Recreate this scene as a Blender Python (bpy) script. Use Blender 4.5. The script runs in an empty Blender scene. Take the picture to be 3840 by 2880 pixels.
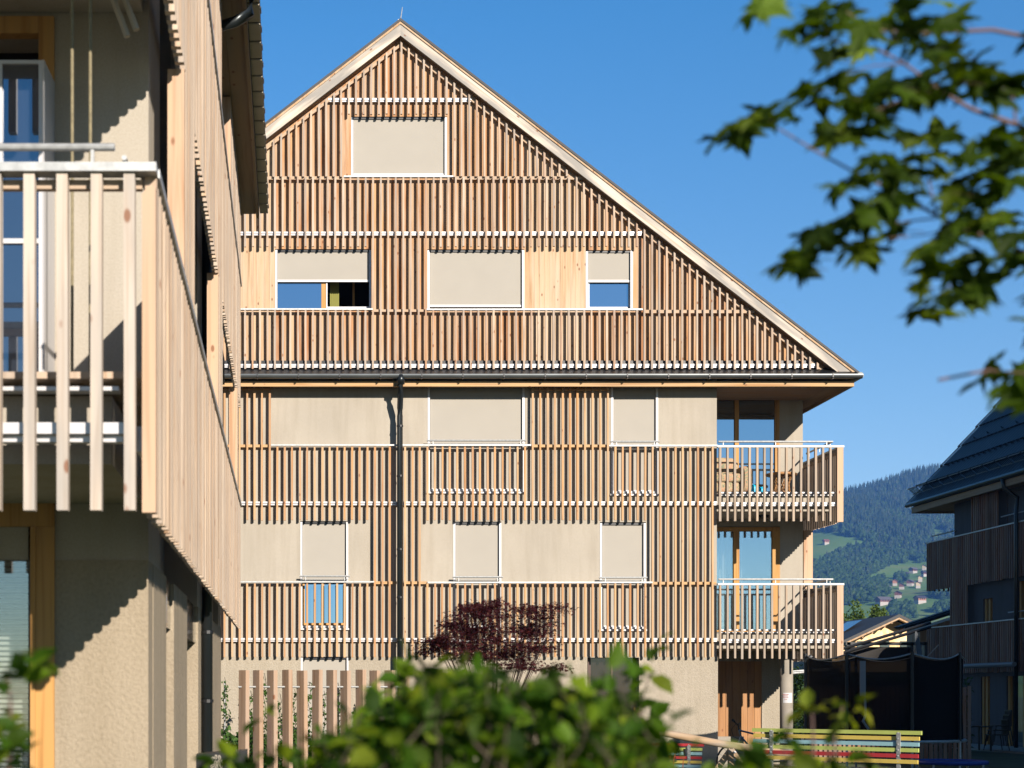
import bpy, math, random, bisect
import numpy as np
from mathutils import Vector, Matrix
R = math.radians
random.seed(7); rng = np.random.default_rng(7)
sc = bpy.context.scene; col = sc.collection
# ---------------------------------------------------------------- camera, sky, sun, exposure
E = 1.75                      # eye height; ground is z = 0
F = 6144.0; CX = 1080.0; CY = 2595.0
cam = bpy.data.cameras.new('camera'); co = bpy.data.objects.new('camera', cam); col.objects.link(co)
co.location = (0, 0, E); co.rotation_euler = (R(90), 0, 0)
cam.sensor_width = 36; cam.lens = 57.6
cam.shift_x = (1920 - CX) / 3840; cam.shift_y = (CY - 1440) / 3840
cam.clip_start = 0.05; cam.clip_end = 20000
cam.dof.use_dof = True; cam.dof.focus_distance = 35.0; cam.dof.aperture_fstop = 3.6; cam.dof.aperture_blades = 9
sc.camera = co
LD = Vector((-0.42, 1.0, -0.42)).normalized()          # direction the sunlight travels
elev = math.asin(-LD.z)
w = bpy.data.worlds.new('World'); sc.world = w; w.use_nodes = True
nt = w.node_tree; bg = nt.nodes['Background']
sky = nt.nodes.new('ShaderNodeTexSky'); sky.sky_type = 'NISHITA'; sky.sun_disc = False
sky.sun_elevation = elev; sky.sun_rotation = math.atan2(-LD.x, -LD.y)
sky.altitude = 900; sky.air_density = 1.0; sky.dust_density = 0.0; sky.ozone_density = 4.2
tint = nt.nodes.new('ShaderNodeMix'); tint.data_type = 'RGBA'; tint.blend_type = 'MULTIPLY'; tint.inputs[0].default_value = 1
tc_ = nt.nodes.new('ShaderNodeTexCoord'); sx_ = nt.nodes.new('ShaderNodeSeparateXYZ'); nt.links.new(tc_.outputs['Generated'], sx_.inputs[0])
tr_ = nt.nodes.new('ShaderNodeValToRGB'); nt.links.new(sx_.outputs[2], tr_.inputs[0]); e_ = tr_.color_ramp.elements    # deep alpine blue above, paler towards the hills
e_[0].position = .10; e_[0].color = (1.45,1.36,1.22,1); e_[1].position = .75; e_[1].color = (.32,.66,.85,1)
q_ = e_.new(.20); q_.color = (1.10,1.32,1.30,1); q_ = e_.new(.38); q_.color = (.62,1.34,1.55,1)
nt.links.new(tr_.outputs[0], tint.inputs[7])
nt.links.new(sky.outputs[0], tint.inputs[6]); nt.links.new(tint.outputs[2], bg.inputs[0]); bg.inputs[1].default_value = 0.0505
sl = bpy.data.lights.new('sun', 'SUN'); sl.energy = 5.0; sl.angle = R(0.5); sl.color = (1.0, 0.89, 0.77)
so = bpy.data.objects.new('sun', sl); col.objects.link(so); so.location = (20, -20, 30)
so.rotation_euler = LD.to_track_quat('-Z', 'Y').to_euler()
sc.view_settings.view_transform = 'Standard'; sc.view_settings.look = 'None'
sc.view_settings.exposure = 1.0; sc.view_settings.gamma = 1.0
sc.cycles.max_bounces = 8; sc.cycles.transparent_max_bounces = 24; sc.cycles.volume_bounces = 1
# ---------------------------------------------------------------- helpers
def X(px, D): return (px - CX) * D / F
def Z(py, D): return E + (CY - py) * D / F
ORG = {}
class MB:
    def __init__(s): s.v = []; s.f = []
    def box(s, x0, x1, y0, y1, z0, z1):
        if x0 > x1: x0, x1 = x1, x0
        if y0 > y1: y0, y1 = y1, y0
        if z0 > z1: z0, z1 = z1, z0
        n = len(s.v)
        s.v += [(x0,y0,z0),(x1,y0,z0),(x1,y1,z0),(x0,y1,z0),(x0,y0,z1),(x1,y0,z1),(x1,y1,z1),(x0,y1,z1)]
        s.f += [(n,n+3,n+2,n+1),(n+4,n+5,n+6,n+7),(n,n+1,n+5,n+4),(n+1,n+2,n+6,n+5),(n+2,n+3,n+7,n+6),(n+3,n,n+4,n+7)]
        return s
    def pbox(s, x0, y0, x1, y1, D0, D1):      # rectangle measured on the facade plane at distance D0
        return s.box(X(x0,D0), X(x1,D0), D0, D1, Z(y1,D0), Z(y0,D0))
    def prism(s, poly, y0, y1):               # poly: (x,z) outline extruded along y
        n = len(s.v); k = len(poly)
        s.v += [(x,y0,z) for x,z in poly] + [(x,y1,z) for x,z in poly]
        s.f += [tuple(range(n,n+k)), tuple(range(n+2*k-1,n+k-1,-1))]
        for i in range(k):
            j = (i+1)%k; s.f.append((n+i,n+k+i,n+k+j,n+j))
        return s
    def prismx(s, poly, x0, x1):              # poly: (y,z) extruded along x
        n = len(s.v); k = len(poly)
        s.v += [(x0,y,z) for y,z in poly] + [(x1,y,z) for y,z in poly]
        s.f += [tuple(range(n,n+k)), tuple(range(n+2*k-1,n+k-1,-1))]
        for i in range(k):
            j = (i+1)%k; s.f.append((n+i,n+k+i,n+k+j,n+j))
        return s
    def quad(s, a, b, c, d):
        n = len(s.v); s.v += [a,b,c,d]; s.f.append((n,n+1,n+2,n+3)); return s
    def tri(s, a, b, c):
        n = len(s.v); s.v += [a,b,c]; s.f.append((n,n+1,n+2)); return s
    def tube(s, pts, r, n=8, caps=True):
        pts = [Vector(p) for p in pts]; rs = r if isinstance(r,(list,tuple)) else [r]*len(pts)
        base = len(s.v); up = Vector((0,0,1))
        for i,p in enumerate(pts):
            t = (pts[min(i+1,len(pts)-1)] - pts[max(i-1,0)]).normalized()
            a = t.cross(up if abs(t.z) < .95 else Vector((1,0,0))).normalized(); b = t.cross(a)
            for k in range(n):
                q = p + rs[i]*(a*math.cos(2*math.pi*k/n) + b*math.sin(2*math.pi*k/n)); s.v.append(tuple(q))
        for i in range(len(pts)-1):
            for k in range(n):
                a0 = base+i*n+k; a1 = base+i*n+(k+1)%n; s.f.append((a0,a1,a1+n,a0+n))
        if caps:
            s.f.append(tuple(base+k for k in range(n-1,-1,-1))); e = base+(len(pts)-1)*n
            s.f.append(tuple(e+k for k in range(n)))
        return s
    def obox(s, c, ax, ay, az):               # oriented box: centre and three half vectors
        c = Vector(c); ax,ay,az = Vector(ax),Vector(ay),Vector(az); n = len(s.v)
        for dz in (-1,1):
            for dx,dy in ((-1,-1),(1,-1),(1,1),(-1,1)): s.v.append(tuple(c+ax*dx+ay*dy+az*dz))
        s.f += [(n,n+3,n+2,n+1),(n+4,n+5,n+6,n+7),(n,n+1,n+5,n+4),(n+1,n+2,n+6,n+5),(n+2,n+3,n+7,n+6),(n+3,n,n+4,n+7)]
        return s
    def build(s, name, m, parent=None, org=None, smooth=False):
        o0 = org if org is not None else (ORG.get(parent.name,(0,0,0)) if parent else (0,0,0))
        me = bpy.data.meshes.new(name)
        me.from_pydata([(a-o0[0],b-o0[1],c-o0[2]) for a,b,c in s.v], [], s.f); me.update()
        if smooth: me.polygons.foreach_set('use_smooth', [True]*len(me.polygons))
        me.materials.append(m)
        o = bpy.data.objects.new(name, me); col.objects.link(o)
        if parent: o.parent = parent
        else: o.location = o0
        ORG[o.name] = o0
        return o
def arr(name, V, Fc, m, parent=None, org=None, smooth=False):
    b = MB(); b.v = [tuple(map(float,p)) for p in V]; b.f = [tuple(int(i) for i in q) for q in Fc]
    return b.build(name, m, parent, org, smooth)
def tag(o, label=None, cat=None, group=None, kind=None):
    if label: o['label'] = label
    if cat: o['category'] = cat
    if group: o['group'] = group
    if kind: o['kind'] = kind
    return o
def thing(name, label, cat, loc, group=None):
    o = bpy.data.objects.new(name, None); col.objects.link(o); o.location = loc
    o.empty_display_size = .3; ORG[o.name] = tuple(loc); return tag(o, label, cat, group)
def copy_tree(o, parent=None):
    c = o.copy(); col.objects.link(c); c.parent = parent
    for ch in list(o.children): copy_tree(ch, c)
    return c
# ---------------------------------------------------------------- materials
def mat(name):
    m = bpy.data.materials.new(name); m.use_nodes = True
    return m, m.node_tree, m.node_tree.nodes['Principled BSDF']
def N(t, ty, **k):
    n = t.nodes.new(ty)
    for a,b in k.items(): setattr(n,a,b)
    return n
def ramp(t, stops):
    r = N(t,'ShaderNodeValToRGB'); e = r.color_ramp.elements
    e[0].position = stops[0][0]; e[0].color = (*stops[0][1],1)
    e[1].position = stops[-1][0]; e[1].color = (*stops[-1][1],1)
    for p,c in stops[1:-1]:
        q = e.new(p); q.color = (*c,1)
    return r
def mixc(t, fac, a, b, mode='MIX'):
    m = N(t,'ShaderNodeMix', data_type='RGBA', blend_type=mode)
    for i,s in ((0,fac),(6,a),(7,b)):
        if hasattr(s,'links'): t.links.new(s, m.inputs[i])
        elif isinstance(s,(int,float)): m.inputs[i].default_value = s
        else: m.inputs[i].default_value = (*s,1)
    return m.outputs[2]
KA = .52                      # real-world albedo level of the hard surfaces
def plain(name, c, rough=.5, metal=0, var=.0, scale=8, bump=0):
    c = tuple(x*KA for x in c)
    m,t,b = mat(name); b.inputs['Base Color'].default_value = (*c,1)
    b.inputs['Roughness'].default_value = rough; b.inputs['Metallic'].default_value = metal
    if var or bump:
        tc = N(t,'ShaderNodeTexCoord'); no = N(t,'ShaderNodeTexNoise'); no.inputs['Scale'].default_value = scale; no.inputs['Detail'].default_value = 6
        t.links.new(tc.outputs['Object'], no.inputs['Vector'])
        r = ramp(t, [(.3,tuple(x*(1-var) for x in c)),(.7,tuple(min(1,x*(1+var)) for x in c))])
        t.links.new(no.outputs[0], r.inputs[0]); t.links.new(r.outputs[0], b.inputs['Base Color'])
        if bump:
            bu = N(t,'ShaderNodeBump'); bu.inputs['Strength'].default_value = bump; bu.inputs['Distance'].default_value = .01
            t.links.new(no.outputs[0], bu.inputs['Height']); t.links.new(bu.outputs[0], b.inputs['Normal'])
    return m
def stucco(name, c, scale, bump, dist, patch=.06):
    c = tuple(x*KA for x in c)
    m,t,b = mat(name); b.inputs['Roughness'].default_value = .95; b.inputs['Specular IOR Level'].default_value = .15
    tc = N(t,'ShaderNodeTexCoord')
    n1 = N(t,'ShaderNodeTexNoise'); n1.inputs['Scale'].default_value = scale; n1.inputs['Detail'].default_value = 5; n1.inputs['Roughness'].default_value = .65
    n2 = N(t,'ShaderNodeTexNoise'); n2.inputs['Scale'].default_value = .9; n2.inputs['Detail'].default_value = 5
    n3 = N(t,'ShaderNodeTexNoise'); n3.inputs['Scale'].default_value = 1.0; n3.inputs['Detail'].default_value = 4
    mp = N(t,'ShaderNodeMapping'); mp.inputs['Scale'].default_value = (6,6,.5)
    for n in (n1,n2): t.links.new(tc.outputs['Object'], n.inputs['Vector'])
    t.links.new(tc.outputs['Object'], mp.inputs[0]); t.links.new(mp.outputs[0], n3.inputs['Vector'])
    r1 = ramp(t,[(.3,tuple(x*(1-patch) for x in c)),(.7,tuple(x*(1+patch) for x in c))]); t.links.new(n2.outputs[0], r1.inputs[0])
    r2 = ramp(t,[(.32,(.84,.83,.81)),(.6,(1,1,1))]); t.links.new(n1.outputs[0], r2.inputs[0])
    r3 = ramp(t,[(.3,(.90,.89,.87)),(.55,(1,1,1))]); t.links.new(n3.outputs[0], r3.inputs[0])
    c1 = mixc(t, 1.0, r1.outputs[0], r2.outputs[0], 'MULTIPLY')
    c2 = mixc(t, 1.0, c1, r3.outputs[0], 'MULTIPLY')
    t.links.new(c2, b.inputs['Base Color'])
    bu = N(t,'ShaderNodeBump'); bu.inputs['Strength'].default_value = bump; bu.inputs['Distance'].default_value = dist
    t.links.new(n1.outputs[0], bu.inputs['Height']); t.links.new(bu.outputs[0], b.inputs['Normal'])
    return m
def wood(name, tones, grey=(.45,.42,.38), greyamt=.3, axis='z', grain=1.0, knots=True, rough=.75, rot=0.0):
    """planed softwood: tone per separate piece, long grain along the given axis, knots, weathering patches"""
    tones = [tuple(x*KA for x in c) for c in tones]; grey = tuple(x*KA for x in grey)
    m,t,b = mat(name); b.inputs['Roughness'].default_value = rough; b.inputs['Specular IOR Level'].default_value = .25
    tc = N(t,'ShaderNodeTexCoord'); geo = N(t,'ShaderNodeNewGeometry')
    n = len(tones); rp = ramp(t,[(i/(n-1),tones[i]) for i in range(n)]); t.links.new(geo.outputs['Random Per Island'], rp.inputs[0])
    off = N(t,'ShaderNodeVectorMath', operation='SCALE'); off.inputs[0].default_value = (13,7,31)
    t.links.new(geo.outputs['Random Per Island'], off.inputs['Scale'])
    add = N(t,'ShaderNodeVectorMath', operation='ADD'); rm = N(t,'ShaderNodeMapping'); rm.inputs['Rotation'].default_value = (0,rot,0); t.links.new(tc.outputs['Object'], rm.inputs[0]); t.links.new(rm.outputs[0], add.inputs[0]); t.links.new(off.outputs[0], add.inputs[1])
    big, sm = 42*grain, 1.3*grain
    mp = N(t,'ShaderNodeMapping'); mp.inputs['Scale'].default_value = {'z':(big,big,sm),'x':(sm,big,big),'y':(big,sm,big)}[axis]
    t.links.new(add.outputs[0], mp.inputs[0])
    g = N(t,'ShaderNodeTexNoise'); g.inputs['Scale'].default_value = 1; g.inputs['Detail'].default_value = 5; g.inputs['Distortion'].default_value = .6
    t.links.new(mp.outputs[0], g.inputs['Vector'])
    gr = ramp(t,[(.3,(.74,.64,.54)),(.5,(1,1,1)),(.75,(1.08,1.05,1.0))]); t.links.new(g.outputs[0], gr.inputs[0])
    c = mixc(t, 1.0, rp.outputs[0], gr.outputs[0], 'MULTIPLY')
    mp2 = N(t,'ShaderNodeMapping'); s2 = {'z':(5,5,.7),'x':(.7,5,5),'y':(5,.7,5)}[axis]; mp2.inputs['Scale'].default_value = s2
    t.links.new(add.outputs[0], mp2.inputs[0])
    p = N(t,'ShaderNodeTexNoise'); p.inputs['Scale'].default_value = 1; p.inputs['Detail'].default_value = 4; t.links.new(mp2.outputs[0], p.inputs['Vector'])
    pr = ramp(t,[(.40,(0,0,0)),(.60,(greyamt,)*3)]); t.links.new(p.outputs[0], pr.inputs[0])
    c = mixc(t, pr.outputs[0], c, grey)
    if knots:
        mp3 = N(t,'ShaderNodeMapping'); k3 = {'z':(9,9,4.6),'x':(4.6,9,9),'y':(9,4.6,9)}[axis]; mp3.inputs['Scale'].default_value = k3
        t.links.new(add.outputs[0], mp3.inputs[0])
        vo = N(t,'ShaderNodeTexVoronoi'); vo.inputs['Scale'].default_value = .8; t.links.new(mp3.outputs[0], vo.inputs['Vector'])
        kr = ramp(t,[(.09,(.85,.85,.85)),(.15,(0,0,0))]); t.links.new(vo.outputs['Distance'], kr.inputs[0])
        gt = N(t,'ShaderNodeMath', operation='GREATER_THAN'); sep = N(t,'ShaderNodeSeparateColor'); t.links.new(vo.outputs['Color'], sep.inputs[0])
        t.links.new(sep.outputs[0], gt.inputs[0]); gt.inputs[1].default_value = .45
        mu = N(t,'ShaderNodeMath', operation='MULTIPLY'); t.links.new(kr.outputs[0], mu.inputs[0]); t.links.new(gt.outputs[0], mu.inputs[1])
        c = mixc(t, mu.outputs[0], c, (.16,.065,.03))
    t.links.new(c, b.inputs['Base Color'])
    bu = N(t,'ShaderNodeBump'); bu.inputs['Strength'].default_value = .25; bu.inputs['Distance'].default_value = .003
    t.links.new(g.outputs[0], bu.inputs['Height']); t.links.new(bu.outputs[0], b.inputs['Normal'])
    return m
def glass(name, tint=(.02,.025,.03), refl=.4, see=0.0, rc=(.85,.95,1)):
    m,t,b = mat(name); out = t.nodes['Material Output']
    gl = N(t,'ShaderNodeBsdfGlossy'); gl.inputs['Roughness'].default_value = .015; gl.inputs['Color'].default_value = (*rc,1)
    b.inputs['Base Color'].default_value = (*tint,1); b.inputs['Roughness'].default_value = .1
    tr = N(t,'ShaderNodeBsdfTransparent'); m1 = N(t,'ShaderNodeMixShader'); m1.inputs[0].default_value = see
    t.links.new(b.outputs[0], m1.inputs[1]); t.links.new(tr.outputs[0], m1.inputs[2])
    m2 = N(t,'ShaderNodeMixShader'); m2.inputs[0].default_value = refl
    t.links.new(m1.outputs[0], m2.inputs[1]); t.links.new(gl.outputs[0], m2.inputs[2]); t.links.new(m2.outputs[0], out.inputs[0])
    no = N(t,'ShaderNodeTexNoise'); no.inputs['Scale'].default_value = .8; bu = N(t,'ShaderNodeBump'); bu.inputs['Strength'].default_value = .02; bu.inputs['Distance'].default_value = .03
    tc = N(t,'ShaderNodeTexCoord'); t.links.new(tc.outputs['Object'], no.inputs[0]); t.links.new(no.outputs[0], bu.inputs['Height']); t.links.new(bu.outputs[0], gl.inputs['Normal'])
    return m
def leafmat(name, tones, trans=.45, scale=1.0, rough=.45, tcol=None):
    m,t,b = mat(name); out = t.nodes['Material Output']; geo = N(t,'ShaderNodeNewGeometry')
    n = len(tones); rp = ramp(t,[(i/(n-1),tones[i]) for i in range(n)]); t.links.new(geo.outputs['Random Per Island'], rp.inputs[0])
    t.links.new(rp.outputs[0], b.inputs['Base Color']); b.inputs['Roughness'].default_value = .6; b.inputs['Specular IOR Level'].default_value = .15
    tl = N(t,'ShaderNodeBsdfTranslucent'); c = mixc(t, 1.0, rp.outputs[0], tcol or (1.7,1.9,.5), 'MULTIPLY'); t.links.new(c, tl.inputs[0])
    ms = N(t,'ShaderNodeMixShader'); ms.inputs[0].default_value = trans
    t.links.new(b.outputs[0], ms.inputs[1]); t.links.new(tl.outputs[0], ms.inputs[2]); t.links.new(ms.outputs[0], out.inputs[0])
    return m
M = {}
M['stucco'] = stucco('beige_stucco', (.60,.55,.465), 90, .25, .006)
M['stucco_rough'] = stucco('rough_beige_stucco', (.57,.51,.41), 34, .8, .02)
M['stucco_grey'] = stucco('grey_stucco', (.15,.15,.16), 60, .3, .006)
M['blind'] = plain('blind_fabric', (.515,.485,.425), .9, 0, .02, 3)
M['slat_top'] = wood('weathered_slat_wood', [(0.774,0.671,0.568),(0.688,0.482,0.318),(0.482,0.404,0.344),(0.791,0.619,0.456),(0.619,0.533,0.456),(0.619,0.361,0.206),(0.722,0.585,0.464),(0.516,0.396,0.31)], greyamt=.45)
M['slat_low'] = wood('honey_slat_wood', [(0.722,0.383,0.156),(0.791,0.476,0.23),(0.585,0.289,0.115),(0.757,0.51,0.279),(0.671,0.365,0.164),(0.791,0.527,0.287),(0.55,0.315,0.156)], grey=(.62,.52,.40), greyamt=0.22)
M['slat_bal'] = wood('grey_brown_slat_wood', [(0.546,0.413,0.295),(0.634,0.507,0.385),(0.475,0.378,0.295),(0.669,0.516,0.369),(0.44,0.37,0.295)], grey=(.50,.46,.41), greyamt=0.45)
M['board'] = wood('larch_boards', [(.60,.29,.12),(.69,.38,.18),(.50,.23,.10),(.74,.45,.23),(.62,.33,.15)], grey=(.72,.6,.45), greyamt=.5)
M['board_pale'] = wood('pale_larch_boards', [(0.704,0.468,0.273),(0.739,0.522,0.326),(0.651,0.414,0.229),(0.748,0.558,0.37)], grey=(.78,.66,.5), greyamt=.5, grain=.6)
M['batten'] = wood('batten_wood', [(.66,.46,.30),(.74,.56,.40)], axis='x')
M['beam'] = wood('eave_beam_wood', [(.72,.44,.20),(.76,.50,.26)], axis='x', grain=.5, greyamt=.15)
for _k,_r in (('verge_r',-.6567),('verge_l',.6567)):
    M[_k] = wood('weathered_verge_board', [(.88,.78,.65),(.92,.82,.70)], grey=(.42,.40,.37), greyamt=.95, axis='x', grain=.45, rot=_r)
M['gutter'] = plain('zinc_gutter', (.20,.22,.23), .30, .6, .15, 2)
M['roofdark'] = plain('dark_roof_metal', (.035,.038,.045), .65, 0, .2, 2)
M['soffit'] = wood('soffit_wood', [(.46,.26,.12),(.52,.31,.16)], axis='x', grain=.5)
M['soffit_y'] = wood('soffit_wood_long', [(.50,.32,.18),(.58,.39,.23),(.45,.29,.16)], axis='y', grain=.5, grey=(.4,.33,.24), greyamt=.4)
M['frame'] = wood('orange_frame_wood', [(.74,.42,.14),(.70,.38,.12)], greyamt=.1, knots=False, grain=.6)
M['side'] = wood('grey_larch_side', [(.74,.55,.39),(.88,.70,.53),(.56,.41,.29),(.84,.62,.43),(.66,.54,.44),(.92,.76,.60),(.60,.44,.31)], grey=(.5,.44,.38), greyamt=.6)
M['post'] = wood('bright_post_wood', [(.78,.52,.34),(.80,.55,.37)], greyamt=.2, grain=.5)
M['slat_near'] = wood('weathered_near_slats', [(.74,.64,.54),(.82,.72,.62),(.66,.57,.48),(.84,.72,.60),(.62,.56,.50)], grey=(.46,.44,.41), greyamt=.75, grain=.7)
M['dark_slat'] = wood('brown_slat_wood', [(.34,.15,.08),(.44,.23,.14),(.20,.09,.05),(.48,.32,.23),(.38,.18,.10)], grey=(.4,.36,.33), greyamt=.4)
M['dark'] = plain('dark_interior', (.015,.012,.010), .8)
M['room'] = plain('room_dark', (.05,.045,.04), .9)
M['black'] = plain('black_metal', (.02,.022,.025), .4, .3)
M['anth'] = plain('anthracite_metal', (.045,.055,.06), .32, .6, .2, 2)
M['white'] = plain('white_coated_rail', (.88,.88,.90), .35, .2, .04, 6)
M['alu'] = plain('white_aluminium', (.80,.80,.82), .4, .1)
M['galv'] = plain('galvanised_steel', (.58,.60,.60), .5, .5, .18, 25)
M['concrete'] = plain('concrete', (.42,.38,.32), .9, 0, .08, 4)
M['glass'] = glass('window_glass', refl=.46, rc=(.60,.80,1.0))
M['glass_dark'] = glass('dark_window_glass', (.01,.01,.012), .12)
M['glass_see'] = glass('clear_window_glass', refl=.36, see=.85, rc=(.62,.82,1))
M['curtain'] = plain('pale_curtain', (.70,.78,.70), .9)
M['curtain_y'] = plain('yellow_green_curtain', (.42,.42,.10), .9)
M['tile'] = plain('dark_roof_tile', (.03,.035,.045), .6, 0, .3, 3)
M['ground'] = plain('lawn', (.06,.10,.025), .95, 0, .4, 1.2, .5)
# ================================================================ MAIN BUILDING
D0 = 35.0; DW = 35.17; SP = 28.2
AX = 1502.0; AY = 78.0; SL = .7705                      # apex and roof slope on the facade plane
def yroof(px): return AY + SL*abs(px-AX)
cx0 = X(1920,36)
mb_ = thing('apartment_building', 'large gabled apartment building with vertical timber slats and beige walls, facing the viewer', 'building', (X(1502,40), 41, 0))
XL = X(-150,D0); XR = X(2688,DW); XB = 11.58            # body left, stucco right edge, body right
ZE = Z(1445,D0)                                         # underside of the eave
ZT = Z(1400,D0)
# ---- walls with openings (front skin + reveals)
def holed_wall(x0,x1,z0,z1,y,th,holes,mb=None):
    mb = mb or MB(); xs = sorted({x0,x1,*[h[0] for h in holes],*[h[1] for h in holes]}); zs = sorted({z0,z1,*[h[2] for h in holes],*[h[3] for h in holes]})
    xs = [x for x in xs if x0<=x<=x1]; zs = [z for z in zs if z0<=z<=z1]
    for i in range(len(xs)-1):
        for j in range(len(zs)-1):
            cx=(xs[i]+xs[i+1])/2; cz=(zs[j]+zs[j+1])/2
            if any(h[0]<cx<h[1] and h[2]<cz<h[3] for h in holes): continue
            a,b,c,d = xs[i],xs[i+1],zs[j],zs[j+1]
            mb.quad((a,y,c),(b,y,c),(b,y,d),(a,y,d)); mb.quad((b,y+th,c),(a,y+th,c),(a,y+th,d),(b,y+th,d))
    for a,b,c,d in holes:
        a=max(a,x0); b=min(b,x1); c=max(c,z0); d=min(d,z1)
        mb.quad((a,y,c),(a,y,d),(a,y+th,d),(a,y+th,c)); mb.quad((b,y,d),(b,y,c),(b,y+th,c),(b,y+th,d))
        mb.quad((a,y,d),(b,y,d),(b,y+th,d),(a,y+th,d)); mb.quad((a,y,c),(a,y+th,c),(b,y+th,c),(b,y,c))
    for a,b,c,d in ((x0,x0,z0,z1),(x1,x1,z0,z1)): mb.quad((a,y,c),(a,y+th,c),(a,y+th,d),(a,y,d))
    return mb
def ph(x0,y0,x1,y1,D=DW): return (X(x0,D),X(x1,D),Z(y1,D),Z(y0,D))
H2 = [ph(1604,1440,1967,1850), ph(2292,1440,2468,1858)]
H1 = [ph(1126,1954,1306,2362), ph(1700,1956,1880,2362), ph(2250,1958,2422,2366)]
H0 = [ph(1128,2463,1308,2800), ph(2202,2466,2396,2880)]
zg = Z(2462,DW)
holed_wall(XL,XR,zg,ZE+.3,DW,.3,H1+H2).build('wall', M['stucco'], mb_)
w0 = holed_wall(XL,XR+.02,-.3,zg,DW-.015,.315,H0).build('wall', M['stucco_rough'], mb_); w0['label']='rough stucco ground floor wall'
# loggia back wall, sides
DL = 36.85
DP = 37.5; ZP = E+.95
hl = [(X(2640,DL),X(2923,DL),Z(1848,D0),Z(1472,DL)), (X(2640,DL),X(2925,DL),Z(2360,D0),Z(1975,DL))]
lw = holed_wall(XR-.3,XB,ZP,ZE+.3,DL,.3,hl)
holed_wall(XR-.3,X(2925,DP),-.3,ZP+.2,DP,.3,[(X(2640,DP),X(2857,DP),0.05,Z(2480,DP))]).build('wall', M['stucco_rough'], mb_)
lw.box(XR-.3,XR,DW+.301,DL+.001,-.3,ZE+.3)
lw.box(XB-.3,XB,DL+.301,47,ZP,ZE+.3); lw.box(X(2925,DP)-.3,X(2925,DP),DP+.301,47,-.3,ZP)
lw.box(XL,XL+.3,DW+.301,47,-.3,ZE+.3); lw.box(XL+.3,XB-.3,46.7,47,-.3,ZE+.3)
lw.build('wall', M['stucco'], mb_)
# floors and room partitions (dark inside)
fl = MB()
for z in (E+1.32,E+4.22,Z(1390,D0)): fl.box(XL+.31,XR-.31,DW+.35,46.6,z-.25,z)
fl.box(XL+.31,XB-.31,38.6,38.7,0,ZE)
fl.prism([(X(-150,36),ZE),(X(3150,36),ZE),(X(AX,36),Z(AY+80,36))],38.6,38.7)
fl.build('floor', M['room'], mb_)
# ---- gable board cladding behind the slats
gh = [(1317,437,1676,660),(1032,934,1393,1157),(1603,935,1966,1160),(2197,938,2373,1158)]
def boards(mb, x0,x1,pitch,skip_pale):
    px = x0
    while px < x1:
        q = min(px+pitch-.35, x1); cxm=(px+q)/2
        top0, top1 = yroof(px)+52, yroof(q)+52
        segs=[(min(top0,top1),1386)]
        for hx0,hy0,hx1,hy1 in gh:
            if hx0-.1<=cxm<=hx1+.1:
                ns=[]
                for a,b in segs:
                    if a<hy0 and hy1<b: ns+=[(a,hy0),(hy1,b)]
                    else: ns.append((a,b))
                segs=ns
        for a,b in segs:
            if max(top0,top1)>b-2: continue
            jd = random.uniform(0,.004)
            if a==min(top0,top1): poly=[(X(px,DW),Z(b,DW)),(X(q,DW),Z(b,DW)),(X(q,DW),Z(top1,DW)),(X(px,DW),Z(top0,DW))]
            else: poly=[(X(px,DW),Z(b,DW)),(X(q,DW),Z(b,DW)),(X(q,DW),Z(a,DW)),(X(px,DW),Z(a,DW))]
            mb.prism(poly, DW+jd, DW+.2)
        px += pitch
bm1 = MB(); cuts = sorted([-150,890,1032,1317,1393,1603,1676,1966,2197,2373,3160])
for a,b in zip(cuts,cuts[1:]):
    n = max(1,round((b-a)/19.0)); 
    if a in (890,1966): continue
    boards(bm1,a,b,(b-a)/n,False)
bm1.build('board_cladding', M['board'], mb_)
for a,b,l_ in ((890,1032,'plain pale boards left of the half open upper window'),(1966,2197,'plain pale boards between the two right upper windows')):
    bm2 = MB(); n=round((b-a)/19.0); boards(bm2,a,b,(b-a)/n,True)
    o=bm2.build('board_cladding', M['board_pale'], mb_); o['label']=l_
# ---- slats
def slat(mb, px, ya, yb, D=D0, w=.040, d=.06, jit=True, top=None):
    j = random.uniform(-.9,.9) if jit else 0; w2 = w*random.uniform(.9,1.12)/2
    x = X(px+j,D); za, zb = Z(ya,D), Z(yb+random.uniform(-1.5,1.5),D)
    dd = random.uniform(0,.004); tl = random.uniform(-.0045,.0045) if jit else 0
    p = [(x-w2+tl,zb),(x+w2+tl,zb)]
    if top: p += [(x+w2,Z(yroof(px+w2*175)+top,D)),(x-w2,Z(yroof(px-w2*175)+top,D))]
    else: p += [(x+w2,za),(x-w2,za)]
    mb.prism(p, D-dd, D+d)
def inx(px, rs): return any(a<=px<=b for a,b in rs)
GT = MB()
n0 = int((1477.6-(-120))//SP)
for i in range(-n0, 75):
    px = 1477.6+i*SP; yt = yroof(px)+78
    pb_ = 1456+round((px-1456)/28.25)*28.25                # lower rows stand a little to the side
    if yt < 655:
        if 1295<px<1690: slat(GT,px,0,427,top=78)
        else: slat(GT,px,0,662,top=78)
    # second row 664 -> 885/925/1385
for i in range(-58, 66):
    px = 1456+i*28.25; yr = yroof(px)+78
    if yr > 1376: continue
    above = inx(px,[(-200,1392),(1604,2400)])
    kw = dict(top=78) if yr>650 else {}
    ya = 664
    if above and yr < 905:
        slat(GT,px,ya,924,**kw)
    elif not above and yr<1140: slat(GT,px,ya,1384,**kw)
    if (above and yr<1150): slat(GT,px,1163,1384)
    elif above or yr>=1140:
        slat(GT,px,1163,1384,top=78)
GT.build('slat_screen', M['slat_top'], mb_)
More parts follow.
